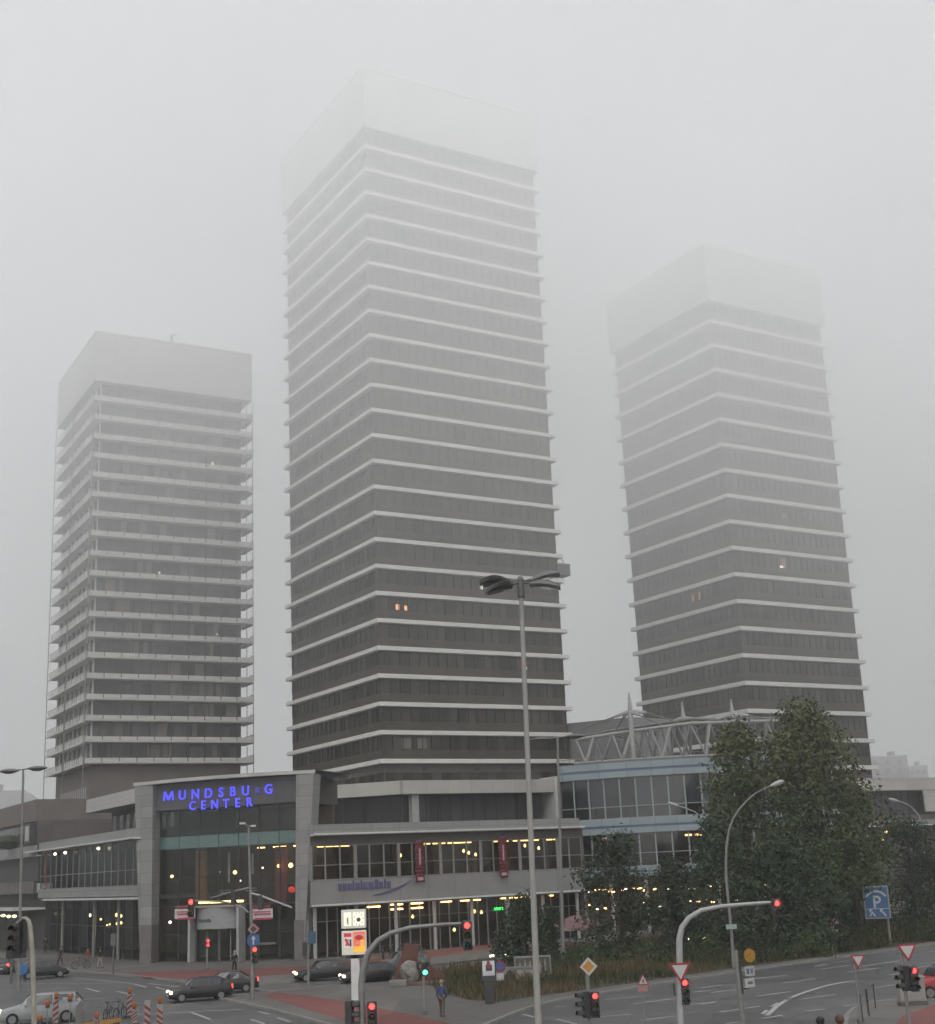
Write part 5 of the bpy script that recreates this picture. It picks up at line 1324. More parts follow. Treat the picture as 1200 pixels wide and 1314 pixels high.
# ---- monument of leaning red slabs
def monument():
    p=ground(534,1266); t=thing('monument','leaning red brown slabs with a pale stone on a flat plinth','monument',(p.x,p.y,.12))
    RB=mat('rusty_slab',(.115,.048,.040),.85,noise=.3,scale=1.2,bump=.3)
    b=MB(); b.add([(-1.7,.8,0),(-.2,.8,0),(.3,.9,2.5),(-.75,.9,2.6),(-1.7,1.2,0),(-.2,1.2,0),(.3,1.15,2.5),(-.75,1.15,2.6)],[(0,1,2,3),(7,6,5,4),(0,4,5,1),(1,5,6,2),(2,6,7,3),(3,7,4,0)]); b.build('tall_slab',RB,t)
    b=MB(); b.add([(.35,.2,0),(2.3,.2,0),(2.3,.2,.25),(.5,.2,1.5),(.35,.5,0),(2.3,.5,0),(2.3,.5,.25),(.5,.5,1.5)],[(0,1,2,3),(7,6,5,4),(0,4,5,1),(1,5,6,2),(2,6,7,3),(3,7,4,0)]); b.build('low_slab',RB,t)
    MB().box(-1.6,2.0,-.9,.1,0,.22).build('plinth',mat('plinth_brown',(.13,.085,.075),.85,noise=.25),t,bevel=.03)
    MB().box(-1.75,-.55,-1.05,-.2,0,.40).build('plinth_stone',mat('pale_stone',(.19,.18,.165),.85,noise=.2),t,bevel=.06)
    bm=bmesh.new(); bmesh.ops.create_icosphere(bm,subdivisions=3,radius=.62)
    for v in bm.verts:
        n=_nz.noise(v.co*2.2)*.35+_nz.noise(v.co*5)*.12; v.co*=1+n; v.co.z*=1.15
    me=bpy.data.meshes.new('carved_stone'); bm.to_mesh(me); bm.free(); me.materials.append(mat('pale_stone',(.19,.18,.165)))
    o=bpy.data.objects.new('carved_stone',me); COL.objects.link(o); o.parent=t; o.location=(-.35,-.25,.85)
monument()
# ---- cabinet, rails
def cabinet():
    p=ground(1172,1293); t=thing('utility_cabinet','squat grey utility cabinet beside the lower right signals','cabinet',(p.x,p.y,.12))
    MB().box(-.62,.62,-.25,.25,.18,1.25).build('body',mat('cabinet_grey',(.27,.265,.245),.6,noise=.18,scale=2),t,bevel=.03)
    MB().box(-.66,.66,-.29,.29,1.25,1.33).build('lid',mat('cabinet_grey',(.27,.265,.245)),t,bevel=.02)
    MB().box(-.66,.66,-.3,.3,0,.18).build('plinth',mat('cabinet_base',(.10,.085,.075),.8),t)
    for x in (-.31,.31): 
        d=MB().box(x-.28,x+.28,-.27,-.25-.001,.26,1.18).build('door',mat('cabinet_grey2',(.25,.245,.23),.6,noise=.15),t); MB().box(x-.2,x-.17,-.29,-.27,.65,.8).build('handle',DARKM,d)
cabinet()
def rail(pa,pb,dep0,dep1,h,label):
    a=at_depth(*pa,dep0); b=at_depth(*pb,dep1); a.z=b.z=.12
    t=thing('guard_rail',label,'guard rail',a); d=b-a
    MB().tube([(0,0,0),(0,0,h),(d.x,d.y,h),(d.x,d.y,0)],.03,8).build('hoop',DARKM,t)
    MB().tube([(0,0,h*.55),(d.x,d.y,h*.55)],.02,6).build('crossbar',DARKM,t)
rail((1100,1300),(1119,1305),56,50,1.05,'dark hoop rail before the slim yield sign at lower right')
rail((1104,1280),(1112,1280),64,67,1.15,'dark hoop rail just behind the slim yield sign')
rail((1113,1280),(1122,1278),66,69,1.15,'dark hoop rail between yield sign and utility cabinet')
# ---- construction site
def beacon(px,py,label,h=1.0,lamp=True,flip=1):
    p=ground(px,py); t=thing('warning_beacon',label,'warning beacon',(p.x,p.y,0),0,'red and white warning beacons at the roadworks')
    MB().box(-.28,.28,-.16,.16,0,.12).build('foot',DARKM,t,bevel=.02)
    RW=mat('beacon_red',(.16,.025,.025),.6,noise=.1); WW=mat('beacon_white',(.26,.24,.235),.6,noise=.1)
    w=.16; n=4
    bd=MB().box(-w,w,-.02,.02,.15,.15+h).build('board',WW,t)
    b=MB()
    for k in range(n):
        z=.10+h*k/n; e=h/n*.52
        q=[(-w*.98,z),(w*.98,z+.22*flip),(w*.98,z+.22*flip+e),(-w*.98,z+e)]
        q=[(x,min(.14+h,max(.16,zz))) for x,zz in q]
        b.prism(q,.021,.026,0,facing((0,0,0),0))
    b.build('stripe',RW,bd)
    if lamp:
        l=MB().cbox((0,0,.15+h+.05),(.16,.12,.1)).build('lamp_base',DARKM,t)
        MB().lathe([(.10,-.03),(.13,.02),(.13,.18),(.08,.24),(.02,.26)],12,mat=Matrix.Translation((0,0,.15+h+.1))).build('lamp_lens',mat('amber_lens',(.20,.062,.015),.3,emit=(1,.22,.02),estr=.03),l)
beacon(166,1306,'red striped beacon with orange lamp, leftmost beside the mesh fence',1.15)
beacon(172,1316,'short red striped beacon with lamp just right of the leftmost one',.7)
beacon(189,1322,'tallest red striped beacon of the roadworks, no lamp showing',1.35,False,-1)
beacon(205,1322,'red striped beacon with orange lamp, rightmost of the roadworks',1.15,True,-1)
beacon(71,1316,'red striped beacon with orange lamp in front of the silver estate car',1.25)
beacon(124,1326,'small beacon with orange lamp low beside the yellow kerb boards',.55)
def lamp_stake(px,py,label,h):
    p=ground(px,py); t=thing('warning_lamp',label,'warning lamp',(p.x,p.y,0),0,'orange warning lamps on stakes at the roadworks')
    MB().tube([(0,0,0),(0,0,h)],.03,6).build('stake',GREYM,t); MB().cbox((0,0,h+.06),(.2,.14,.12)).build('lamp_base',DARKM,t)
    MB().lathe([(.11,0),(.14,.05),(.14,.2),(.1,.27),(.02,.29)],12,mat=Matrix.Translation((0,0,h+.12))).build('lamp_lens',mat('amber_lens',(.20,.062,.015)),t)
lamp_stake(60,1325,'orange warning lamp on a stake, left before the silver estate car',1.25)
lamp_stake(89,1322,'orange warning lamp on a stake, right end of the silver estate car',1.45)
lamp_stake(50,1334,'orange warning lamp on a low stake near the frame bottom',.8)
def mesh_fence(pa,pb,label):
    a,b=ground(*pa),ground(*pb); t=thing('mesh_fence',label,'fence',a); d=b-a; L=d.length; u=d/L
    for k in (0,L): MB().tube([u*k,u*k+Vector((0,0,1.25))],.025,6).build('post',GREYM,t)
    MB().tube([Vector((0,0,1.22)),d+Vector((0,0,1.22))],.022,6).tube([Vector((0,0,.15)),d+Vector((0,0,.15))],.022,6).build('rail',GREYM,t)
    m=MB(); n=int(L/.14)
    for k in range(1,n): m.bar(u*(L*k/n)+Vector((0,0,.16)),u*(L*k/n)+Vector((0,0,1.2)),.010)
    for k in range(1,8): m.bar(Vector((0,0,.16+k*.13)),d+Vector((0,0,.16+k*.13)),.010)
    m.build('mesh_panel',GREYM,t)
mesh_fence((104,1312),(152,1309),'grey wire mesh fence panel around the roadworks pit')
mesh_fence((97,1322),(104,1313),'short grey mesh fence panel at the left of roadworks')
def kerb_board(pa,pb,label):
    a,b=ground(*pa),ground(*pb); t=thing('barrier_board',label,'barrier board',a); d=b-a
    MB().bar(Vector((0,0,.22)),d+Vector((0,0,.22)),.05,.22).build('board',mat('board_amber',(.42,.22,.05),.6,noise=.15),t)
    for k in (.1,.9): MB().cbox(d*k+Vector((0,0,.06)),(.3,.3,.12)).build('foot',DARKM,t)
kerb_board((100,1322),(155,1314),'long amber barrier board lying along the roadworks')
kerb_board((62,1332),(98,1324),'shorter amber barrier board left of the long one')
# spoil sheet
# ---- market awning
def awning():
    dep=121; p=at_depth(741,1215,dep); t=thing('market_stall','pink canopied stall half hidden behind the trees','market stall',(p.x,dep,.12))
    MB().lathe([(2.6,1.9),(2.45,2.15),(1.3,2.75),(.05,3.1)],14).build('canopy',mat('canopy_pink',(.17,.095,.095),.8,noise=.15),t,smooth=False)
    for x,y in ((-1.5,-1.4),(1.5,-1.4),(1.5,1.4),(-1.5,1.4)): MB().tube([(x,y,0),(x,y,2.2)],.04,6).build('leg',STEELP,t)
    MB().box(-1.4,1.4,-1.2,-.6,0,.95).build('counter',mat('counter_pink',(.20,.12,.12),.7,noise=.2),t,bevel=.03)
awning()

# ================================================================ vehicles
CARGLASS=mat('car_glass',(.02,.022,.025),.08,spec=.7); TYRE=mat('tyre',(.012,.012,.012),.85); RIM=mat('rim',(.22,.22,.22),.4,metal=.6)
HLON=mat('headlight_lit',(.9,.8,.6),.2,emit=(1,.76,.45),estr=4); HLOFF=mat('headlight_off',(.35,.35,.35),.1); TLON=mat('taillight_lit',(.5,.02,.02),.2,emit=(1,.05,.04),estr=3.0); TLOFF=mat('taillight_off',(.18,.012,.012),.2)
PLATE=mat('number_plate',(.42,.42,.40),.5)
def car(label,loc,rz,col,L=4.3,W=1.74,H=1.45,kind='hatch',lights=False,tails=False,group=None,head_m=None):
    """nose towards local -X"""
    t=thing('parked_car' if False else 'car',label,'car',loc,rz,group)
    paint=mat('paint_%02d%02d%02d'%tuple(int(c*99) for c in col),col,.32,noise=.05,scale=2,coat=.25)
    hb=.62*H; s=H/1.45
    # stations: x, zbottom, zbelt, ztop, wbelt, wtop
    if kind=='sedan': ws,rs,re,tr=.30,.44,.70,.86
    elif kind=='wagon': ws,rs,re,tr=.27,.40,.90,.985
    elif kind=='van': ws,rs,re,tr=.17,.34,.93,.99
    else: ws,rs,re,tr=.27,.42,.80,.965
    bz=.86*s
    st=[(0.0,.30,.52*s,.55*s,.70,.60),(.02,.24,.60*s,.66*s,.84,.74),(.07,.22,.70*s,.75*s,.93,.84),(.16,.22,.78*s,.84*s,.97,.88),(ws-.02,.22,.86*s,.93*s,.99,.88),(ws+.01,.22,.88*s,.97*s,.99,.86),
        ((ws+rs)/2+.005,.22,.89*s,H*.90,.99,.79),(rs,.22,.90*s,H*.985,1.0,.74),((rs+re)/2,.22,.91*s,H,1.0,.75),(re,.22,.93*s,H*.975,.99,.73),
        ((re+tr)/2,.22,.95*s,(H*.975+(.98 if kind=='sedan' else 1.02)*s)/2,.98,.80),(tr,.24,.95*s,1.0*s if kind=='sedan' else 1.0*s,.96,.86)]
    if kind=='sedan': st+=[(.97,.26,.92*s,.97*s,.93,.84)]
    st+=[(.993,.28,.80*s,.84*s,.88,.78),(1.0,.32,.60*s,.64*s,.80,.70)]
    rings=[]
    for (u,zb,zt,zr,wb,wt) in st:
        x=(u-.45)*L; w=W/2
        ring=[(0,zb),(w*wb*.86,zb),(w*wb*.97,zb+.10),(w*wb,zb+(zt-zb)*.55),(w*wb*.965,zt),(w*wt*.99,zr-.03 if zr-zt>.15 else (zt+zr)/2),(w*wt*.82,zr-.004),(0,zr+.012)]
        full=ring+[(-a,b) for a,b in reversed(ring[1:-1])]
        rings.append([(x,a,b) for a,b in full])
    n=len(rings[0]); body=MB(); sideg=[MB(),MB()]; frontg=MB(); rearg=MB()
    for r in rings: body.v+=r
    iw=5; ir=7
    irr=9; it=11
    for i in range(len(rings)-1):
        for k in range(n):
            k2=(k+1)%n; f=(i*n+k,i*n+k2,(i+1)*n+k2,(i+1)*n+k)
            body.f.append(f); body.m.append(0)
    body.f.append(tuple(range(n))); body.m.append(0); body.f.append(tuple((len(rings)-1)*n+k for k in reversed(range(n)))); body.m.append(0)
    bo=body.build('body',paint,t,smooth=True)
    def patch(ia,ib,ka,kb,inset,off):
        """glass sheet over ring rows, pushed out by off"""
        A,B,C,D=[Vector(rings[i][k]) for i,k in ((ia,ka),(ib,ka),(ib,kb),(ia,kb))]
        c=(A+B+C+D)/4; nrm=(C-A).cross(D-B).normalized()
        if nrm.dot(c-Vector((0,0,.8)))<0: nrm=-nrm
        q=[c+(p-c)*inset+nrm*off for p in (A,B,C,D)]; q2=[p-nrm*.03 for p in q]
        return q+q2,[(0,1,2,3),(7,6,5,4),(0,4,5,1),(1,5,6,2),(2,6,7,3),(3,7,4,0)]
    for sgn,(ka,kb) in ((1,(4,5)),(-1,(n-4,n-5))):
        for (ia,ib) in ((6,7),(7,8),(8,9))+(((9,10),) if kind in('hatch','wagon','van') else ()):
            v,f=patch(ia,ib,ka,kb,.90,.012); MB().add(v,f).build('side_window',CARGLASS,t)
        # A pillar triangle
    ks=[6,7,8]
    for nm,ia,ib in (('windscreen',5,7),('rear_window',9,11)):
        A=[Vector(rings[ia][6]),Vector(rings[ib][6]),Vector(rings[ib][8]),Vector(rings[ia][8])]
        m_=[(A[0]+A[1])/2,(A[3]+A[2])/2]
        im=(ia+ib)//2; Am=[Vector(rings[im][6]),Vector(rings[im][8])]
        b=MB()
        rows=[]
        for i in (ia,im,ib): rows.append([Vector(rings[i][6]),Vector(rings[i][7]),Vector(rings[i][8])])
        c=rows[1][1]; nr=Vector((-1 if nm=='windscreen' else 1,0,.9)).normalized()
        vs=[]
        for rr in rows:
            for p in rr: vs.append(c+(p-c)*.92+nr*.03)
        b.add(vs,[(0,1,4,3),(1,2,5,4),(3,4,7,6),(4,5,8,7)])
        o=b.build(nm,CARGLASS,t,smooth=True)
    wr=.31*s if kind!='van' else .33
    for ux in (.185,.80):
        for sg in (-1,1):
            M=Matrix.Translation(((ux-.45)*L,sg*(W/2-.10),wr))@Matrix.Rotation(R(90)*-sg,4,'X')
            wh=MB().lathe([(wr*.6,-.1),(wr,-.09),(wr,.09),(wr*.95,.115),(wr*.66,.118)],18,mat=M).build('wheel',TYRE,t)
            MB().lathe([(.03,.118),(wr*.62,.121),(wr*.62,.10),(.03,.09)],14,mat=M).build('rim',RIM,wh)
    for sg in (-1,1):
        MB().cbox(((.028-.45)*L,sg*W*.34,.64*s),(.16,.34,.17),0).build('headlight',(head_m or HLON) if lights else HLOFF,t,bevel=.03)
        MB().cbox(((.982-.45)*L,sg*W*.385,.80*s),(.10,.22,.26 if kind!='sedan' else .2),0).build('taillight',TLON if tails else TLOFF,t,bevel=.02)
        MB().cbox(((ws+.06-.45)*L,sg*(W/2+.07),.95*s),(.12,.18,.13)).build('mirror',paint,t,bevel=.03)
    MB().cbox(((1.0-.45)*L+.012,0,.52*s),(.02,.5,.11)).build('number_plate',PLATE,t)
    MB().cbox((-.45*L-.005,0,.42*s),(.02,.5,.11)).build('number_plate',PLATE,t)
    MB().cbox(((.012-.45)*L,0,.60*s),(.06,.62,.10)).build('grille',DARKM,t)
    MB().cbox((-.45*L+.03,0,.32),(.08,W*.72,.12)).build('bumper',DARKM,t,bevel=.02); MB().cbox((.55*L-.03,0,.40),(.08,W*.8,.14)).build('bumper',DARKM,t,bevel=.02)
    return t
def gcar(px,py): p=ground(px,py); return (p.x,p.y,.0)
DK=(.018,.019,.020); BK=(.010,.011,.012); SV=(.24,.25,.255)
car('dark hatchback with headlights on turning left across the junction',gcar(252,1284),R(22),DK,4.1,1.72,1.43,'hatch',True,True)
car('dark saloon with red tail lights just behind the turning hatchback',gcar(286,1274),R(12),(.022,.022,.024),4.4,1.74,1.42,'sedan',False,True)
car('dark saloon with lit headlight leading the queue before the right gate pillar',gcar(412,1258),R(14),DK,4.5,1.76,1.42,'sedan',True)
car('dark saloon with lit headlight following behind the advertising post',gcar(474,1262),R(18),BK,4.6,1.78,1.42,'sedan',True)
car('grey car half hidden behind the leaning red slabs',gcar(513,1246),R(20),(.10,.105,.11),4.2,1.74,1.45,'hatch')
car('silver estate car at the lower left behind the roadworks lamps',gcar(46,1313),R(16),SV,4.75,1.80,1.62,'wagon',True,False,None,mat('headlight_dim',(.8,.6,.4),.2,emit=(1,.75,.5),estr=2.5))
car('dark car seen from behind near the round blue sign',gcar(58,1255),R(205),(.02,.024,.026),4.2,1.74,1.48,'hatch')
car('dark car with red tail lights on at the left edge',gcar(4,1249),R(-78),(.02,.02,.021),4.3,1.75,1.45,'hatch',False,True)
car('bright red car cut off by the right edge of the picture',gcar(1212,1280),R(8),(.30,.018,.022),4.3,1.75,1.62,'hatch')
car('dark car with bright headlights facing us behind the bushy tree',gcar(646,1235),R(80),BK,4.3,1.75,1.45,'hatch',True)
_v=at_depth(894,1208,126); car('dark car with warm headlights glimpsed through the trees right of the arm mast',(_v.x,126,0),R(84),BK,4.3,1.8,1.5,'hatch',True)
# bicycles parked along the shop front
def bicycle(label,loc,rz,group):
    t=thing('bicycle',label,'bicycle',loc,rz,group)
    fr=MB(); A=Vector((-.52,0,.34));B=Vector((.52,0,.34)); S=Vector((-.18,0,.85)); Hd=Vector((.36,0,.88)); P=Vector((-.05,0,.30))
    for a,b in ((P,S),(S,Hd),(P,Hd),(A,S),(A,P),(Hd,B)): fr.tube([a,b],.022,6)
    fr.build('frame',mat('bike_frame',(.05,.06,.07),.4),t)
    for c in (A,B):
        ring=[c+Vector((.33*math.cos(a),0,.33*math.sin(a))) for a in [k*math.pi/9 for k in range(19)]]
        w=MB().tube(ring,.024,5,cap=False)
        for k in range(6): w.tube([c,ring[k*3]],.006,4)
        w.build('wheel',TYRE,t)
    MB().tube([S,S+Vector((0,0,.12))],.018,6).cbox(S+Vector((-.02,0,.15)),(.26,.13,.06)).build('saddle',DARKM,t)
    MB().tube([Hd,Hd+Vector((.02,0,.16))],.018,6).tube([Hd+Vector((.0,-.28,.20)),Hd+Vector((.05,0,.17)),Hd+Vector((.0,.28,.20))],.018,6).build('handlebar',GREYM,t)
    return t
_b0=ground(497,1236); bk=None
_labs=['leftmost bicycle of the row parked by the shop front','second bicycle from the left parked by the shop front','third bicycle of the row by the shop front','fourth bicycle of the row, behind the grey car','fifth bicycle, nearest the leaning red slabs']
for i,l in enumerate(_labs):
    p=ground(492+i*11,1232.5-i*1.6); o=bk and copy_tree(bk) or bicycle(l,(0,0,0),0,'bicycles parked by the shop front'); bk=bk or o
    o.location=(p.x,p.y,.12); o.rotation_euler.z=R(100+7*i); o['label']=l
p=ground(133,1312); bicycle('dark bicycle leaning behind the mesh fence, left of its pair',(p.x,p.y+1.0,.0),R(86),'bicycles behind the mesh fence')
p=ground(148,1311); bicycle('dark bicycle behind the mesh fence, right of its pair',(p.x,p.y+1.0,.0),R(80),'bicycles behind the mesh fence')

# ================================================================ people
def skin_obj(name,verts,edges,rad,m,parent,sub=1,root=0):
    me=bpy.data.meshes.new(name); me.from_pydata([tuple(v) for v in verts],edges,[]); me.materials.append(m)
    o=bpy.data.objects.new(name,me); COL.objects.link(o); o.parent=parent
    md=o.modifiers.new('skin','SKIN'); md.use_smooth_shade=True
    sv=me.skin_vertices[0].data
    for i,r in enumerate(rad):
        sv[i].radius=(r,r) if not isinstance(r,tuple) else r
        sv[i].use_root=(i==root)
    if sub: s=o.modifiers.new('sub','SUBSURF'); s.levels=sub; s.render_levels=sub
    return o
SKIN=mat('skin',(.36,.22,.16),.6)
def person(label,loc,rz,top,legs,hairc,h=1.76,stride=.18,swing=.12,group=None,bare_legs=False,hood=False,bag=False):
    t=thing('person',label,'person',loc,rz,group); k=h/1.76
    V=lambda *a: Vector(a)*k
    # joints, facing -Y
    J=dict(pel=V(0,0,.96),sp=V(0,0,1.15),ch=V(0,-.01,1.36),nk=V(0,-.01,1.50),hb=V(0,-.02,1.58),hm=V(0,-.03,1.66),ht=V(0,-.015,1.73))
    for s,n in ((-1,'l'),(1,'r')):
        st=stride*s; sw=-swing*s
        J['hip'+n]=V(s*.09,0,.90); J['kn'+n]=V(s*.10,-st*.55-.02,.50); J['an'+n]=V(s*.10,-st+.02,.09); J['to'+n]=V(s*.11,-st-.13,.04)
        J['sh'+n]=V(s*.17,0,1.42); J['el'+n]=V(s*.23,-sw*.5+.03,1.14); J['wr'+n]=V(s*.22,-sw-.05,.90); J['pa'+n]=V(s*.215,-sw-.08,.84)
    names=list(J); idx={n:i for i,n in enumerate(names)}; vs=[J[n] for n in names]
    rad=dict(pel=.125,sp=.115,ch=.13,nk=.055,hb=.075,hm=.095,ht=.06,hip=.085,kn=.055,an=.04,to=.035,sh=.06,el=.042,wr=.028,pa=.03)
    rr=[rad.get(n,rad.get(n[:-1],.05))*k for n in names]
    E=[('pel','sp'),('sp','ch'),('ch','nk'),('nk','hb'),('hb','hm'),('hm','ht')]
    for n in 'lr': E+=[('pel','hip'+n),('hip'+n,'kn'+n),('kn'+n,'an'+n),('an'+n,'to'+n),('ch','sh'+n),('sh'+n,'el'+n),('el'+n,'wr'+n),('wr'+n,'pa'+n)]
    E=[(idx[a],idx[b]) for a,b in E]
    for s,n in ((-1,'l'),(1,'r')):   # four unequal curled fingers and a side thumb
        pz=J['pa'+n]; ip=idx['pa'+n]
        for j,(dy,l) in enumerate(((-.032,.070),(-.011,.080),(.010,.074),(.030,.058))):
            a=len(vs); vs.append(pz+V(0,dy,-.035)); vs.append(pz+V(-s*.012,dy*1.1,-.035-l*.55)); vs.append(pz+V(-s*.032,dy*1.1,-.035-l)); rr+=[.010*k,.009*k,.008*k]
            E+=[(ip,a),(a,a+1),(a+1,a+2)]
        a=len(vs); vs.append(pz+V(-s*.010,-.045,.0)); vs.append(pz+V(-s*.02,-.065,-.04)); rr+=[.011*k,.009*k]; E+=[(ip,a),(a,a+1)]
    skin_obj('body',vs,E,rr,SKIN,t,1)
    # jacket
    ns=['pel','sp','ch','nk']+[a+n for n in 'lr' for a in ('sh','el','wr')]; ix={n:i for i,n in enumerate(ns)}
    jv=[J[n].copy() for n in ns]; jv[0].z-=.06*k
    for n in 'lr': jv[ix['wr'+n]]=J['wr'+n].lerp(J['el'+n],.1)
    jr=[.155,.145,.16,.075]+[.082,.062,.046]*2
    jE=[('pel','sp'),('sp','ch'),('ch','nk')]+[(a+n,b+n) for n in 'lr' for a,b in (('sh','el'),('el','wr'))]+[('ch','sh'+n) for n in 'lr']
    skin_obj('jacket',jv,[(ix[a],ix[b]) for a,b in jE],[r*k for r in jr],top,t,1)
    ns=['pel']+[a+n for n in 'lr' for a in ('hip','kn','an')]; ix={n:i for i,n in enumerate(ns)}
    tv=[J[n].copy() for n in ns]; tr=[.135]+[.095,.072,.055]*2
    if bare_legs:
        for n in 'lr': tv[ix['an'+n]]=J['kn'+n].lerp(J['an'+n],.12)
        tr=[.135]+[.10,.085,.08]*2
    skin_obj('shorts' if bare_legs else 'trousers',tv,[(ix[a],ix[b]) for a,b in [('pel','hip'+n) for n in 'lr']+[(a+n,b+n) for n in 'lr' for a,b in (('hip','kn'),('kn','an'))]],[r*k for r in tr],legs,t,1)
    for n in 'lr':
        a=J['an'+n]; MB().tube([a+V(0,.05,-.045),a+V(0,-.04,-.04),J['to'+n]+V(0,-.03,-.0)],[.048*k,.052*k,.042*k],8).build('shoe',DARKM,t,smooth=True)
    # hair cap, face
    c=J['hm']
    M=Matrix.Translation(c+V(0,.012,.02))@Matrix.Diagonal((1,1.12,1.1,1))
    MB().lathe([(.085*k,-.06*k),(.108*k,-.01*k),(.104*k,.04*k),(.07*k,.085*k),(.01*k,.10*k)],14,mat=M@Matrix.Rotation(R(-14),4,'X')).build('hair',hairc,t,smooth=True)
    f=J['hm']+V(0,-.088,-.012)
    for s in (-1,1): MB().lathe([(.002,-.01*k),(.010*k,0),(.002,.01*k)],8,mat=Matrix.Translation(f+V(s*.032,.004,.012))).build('eye',DARKM,t)
    MB().add([f+V(-.014,.008,-.03),f+V(.014,.008,-.03),f+V(0,.008,.012),f+V(0,-.022,-.026)],[(0,1,3),(0,3,2),(1,2,3),(0,2,1)]).build('nose',SKIN,t)
    MB().cbox(f+V(0,.010,-.058),(.042*k,.012,.010*k)).build('mouth',mat('lips',(.25,.10,.09),.6),t)
    for s in (-1,1): MB().cbox(J['hm']+V(s*.094,.0,-.01),(.016*k,.035*k,.055*k)).build('ear',SKIN,t,bevel=.006)
    if bag:
        b=MB().cbox(J['ch']+V(0,.19,-.10),(.30*k,.16*k,.40*k)); b.build('backpack',DARKM,t,bevel=.04)
    return t
def cloth(n,c): return mat('cloth_'+n,c,.85,noise=.15,scale=8)
HB=mat('hair_brown',(.05,.032,.02),.7); HG=mat('hair_grey',(.22,.21,.20),.7); HK=mat('hair_black',(.012,.011,.01),.7)
p=ground(568,1308); person('walker in blue jacket crossing the island pavement beside the green pedestrian signal',(p.x,p.y,.12),R(165),cloth('blue',(.035,.05,.125)),cloth('brown',(.10,.075,.06)),mat('hair_fair',(.30,.22,.13),.7),1.80,.10,.06)
p=ground(112,1243); person('pedestrian in a red jacket on the forecourt at left',(p.x,p.y,.12),R(60),cloth('red',(.22,.05,.05)),cloth('taupe',(.14,.11,.095)),HB,1.74,.2,.15)
p=ground(128,1244); person('pedestrian in a black coat and pale trousers on the forecourt at left',(p.x,p.y,.12),R(70),cloth('black',(.015,.015,.016)),cloth('pale',(.28,.26,.23)),HK,1.74,.2,.15)
p=ground(58,1224); person('dark dressed pedestrian standing far back before the left shops',(p.x,p.y,.12),R(10),cloth('black',(.015,.015,.016)),cloth('charcoal',(.03,.03,.032)),HK,1.8,.05,.04)
p=ground(301,1252); person('dark dressed pedestrian waiting behind the turning cars by the porch',(p.x,p.y,.12),R(20),cloth('charcoal',(.03,.03,.032)),cloth('black',(.015,.015,.016)),HG,1.8,.1,.05)
p=ground(77,1240); person('dark figure passing behind the dark car at left',(p.x,p.y,.12),R(80),cloth('plum',(.06,.035,.04)),cloth('charcoal',(.03,.03,.032)),HB,1.74,.2,.1)
p=ground(104,1245); bicycle('bicycle pushed beside the pedestrian in the red jacket',(p.x,p.y,.12),R(25),None)
p=at_depth(1052,1306,46.5); person('dark haired pedestrian in ochre top cropped by the bottom edge, left of two',(p.x,46.5,0),R(150),cloth('ochre',(.20,.13,.05)),cloth('charcoal',(.03,.03,.032)),HK,p.z,.15,.1)
p=at_depth(1077,1304,46); person('brown haired pedestrian in maroon top cropped by the bottom edge, right of two',(p.x,46,0),R(165),cloth('maroon',(.14,.035,.04)),cloth('charcoal',(.03,.03,.032)),mat('hair_auburn',(.09,.035,.028),.7),p.z,.12,.1)
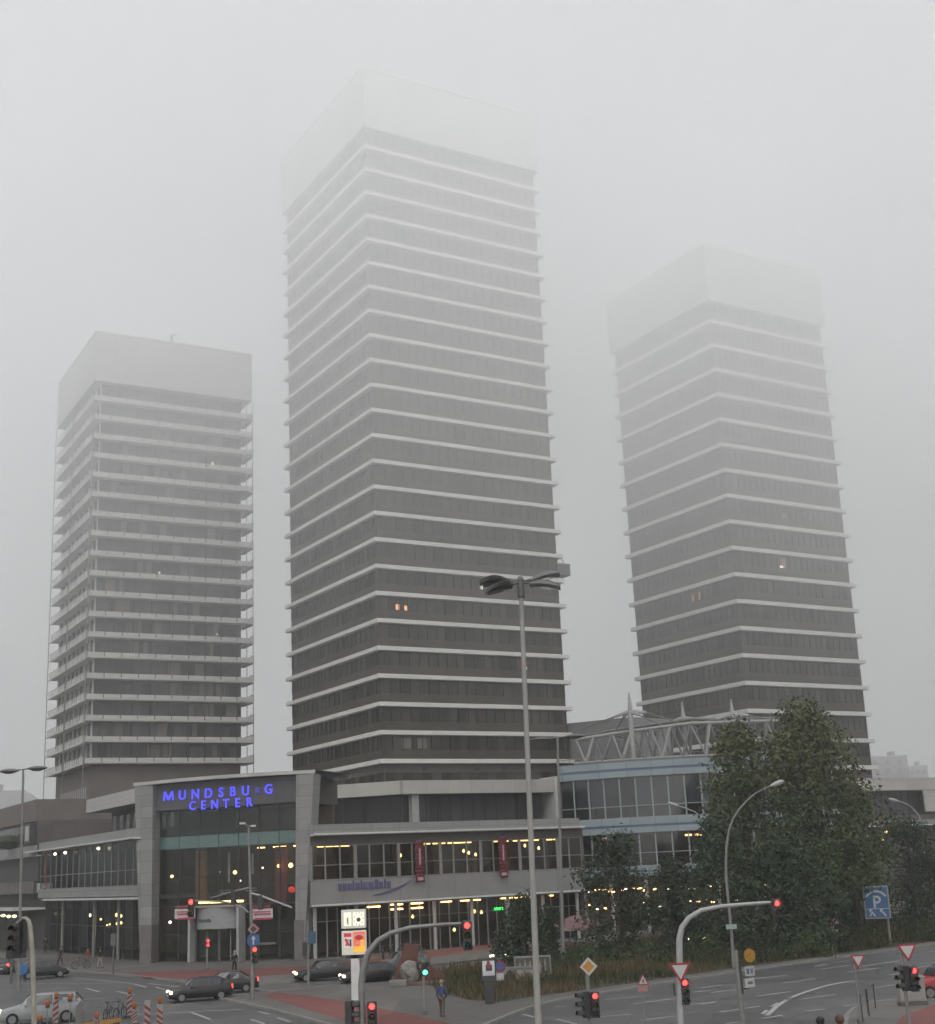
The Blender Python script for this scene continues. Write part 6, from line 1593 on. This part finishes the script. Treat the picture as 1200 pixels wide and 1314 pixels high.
# ---------------------------------------------------------------- haze
PROFILE=[(0,.0004),(18,.0006),(30,.0020),(42,.0044),(55,.0078),(70,.0140),(85,.0178),(97,.0160),(122,.0150)]
def make_haze():
    hz=MB().box(-900,900,-300,1500,-1,126).build('haze',[])
    tag(hz,'pale grey fog filling the air and thickening upwards round the tower tops','fog',kind='stuff')
    m=bpy.data.materials.new('haze'); m.use_nodes=True; nt=m.node_tree; N=nt.nodes
    N.remove(N['Principled BSDF'])
    pv=N.new('ShaderNodeVolumePrincipled'); pv.inputs['Color'].default_value=(.980,.9845,.984,1)
    pv.inputs['Anisotropy'].default_value=.35
    if FOGMODE=='grad':
        ge=N.new('ShaderNodeNewGeometry'); sx=N.new('ShaderNodeSeparateXYZ'); nt.links.new(ge.outputs['Position'],sx.inputs[0])
        mr=N.new('ShaderNodeMapRange'); mr.inputs['From Min'].default_value=0; mr.inputs['From Max'].default_value=122
        nt.links.new(sx.outputs[2],mr.inputs['Value'])
        fc=N.new('ShaderNodeFloatCurve')
        c=fc.mapping.curves[0]
        for i,(z,d) in enumerate(PROFILE):
            x,y=z/122,d/.0235
            if i==0: c.points[0].location=(x,y)
            elif i==len(PROFILE)-1: c.points[-1].location=(x,y)
            else: c.points.new(x,y)
        for p_ in c.points: p_.handle_type='VECTOR'
        fc.mapping.update()
        nt.links.new(mr.outputs[0],fc.inputs['Value'])
        mu=N.new('ShaderNodeMath'); mu.operation='MULTIPLY'; mu.inputs[1].default_value=.0235
        nt.links.new(fc.outputs[0],mu.inputs[0]); # the bank of fog is a little thicker towards the right hand side of the place
        mx=N.new('ShaderNodeMapRange'); mx.interpolation_type='SMOOTHSTEP'; mx.inputs['From Min'].default_value=8; mx.inputs['From Max'].default_value=60; mx.inputs['To Min'].default_value=1; mx.inputs['To Max'].default_value=1.12
        nt.links.new(sx.outputs[0],mx.inputs['Value'])
        nz=N.new('ShaderNodeTexNoise'); nz.inputs['Scale'].default_value=.022; nz.inputs['Detail'].default_value=1.0; nt.links.new(ge.outputs['Position'],nz.inputs['Vector'])
        nr=N.new('ShaderNodeMapRange'); nr.inputs['From Min'].default_value=.3; nr.inputs['From Max'].default_value=.7; nr.inputs['To Min'].default_value=.74; nr.inputs['To Max'].default_value=1.30; nt.links.new(nz.outputs['Fac'],nr.inputs['Value'])
        m0=N.new('ShaderNodeMath'); m0.operation='MULTIPLY'; nt.links.new(mx.outputs[0],m0.inputs[0]); nt.links.new(nr.outputs[0],m0.inputs[1])
        m2=N.new('ShaderNodeMath'); m2.operation='MULTIPLY'; nt.links.new(mu.outputs[0],m2.inputs[0]); nt.links.new(m0.outputs[0],m2.inputs[1])
        nt.links.new(m2.outputs[0],pv.inputs['Density'])
        m.cycles.volume_step_rate=STEP
    else: pv.inputs['Density'].default_value=.004
    nt.links.new(pv.outputs[0],N['Material Output'].inputs['Volume'])
    hz.data.materials.append(m)
    return hz
make_haze()
cy=sc.cycles
sc.render.engine='CYCLES'
cy.max_bounces=VB; cy.diffuse_bounces=2; cy.glossy_bounces=2; cy.transmission_bounces=4; cy.transparent_max_bounces=12; cy.volume_bounces=VB
cy.volume_max_steps=256
cy.use_denoising=True
cy.use_adaptive_sampling=True; cy.adaptive_threshold=.03
cy.sample_clamp_indirect=4
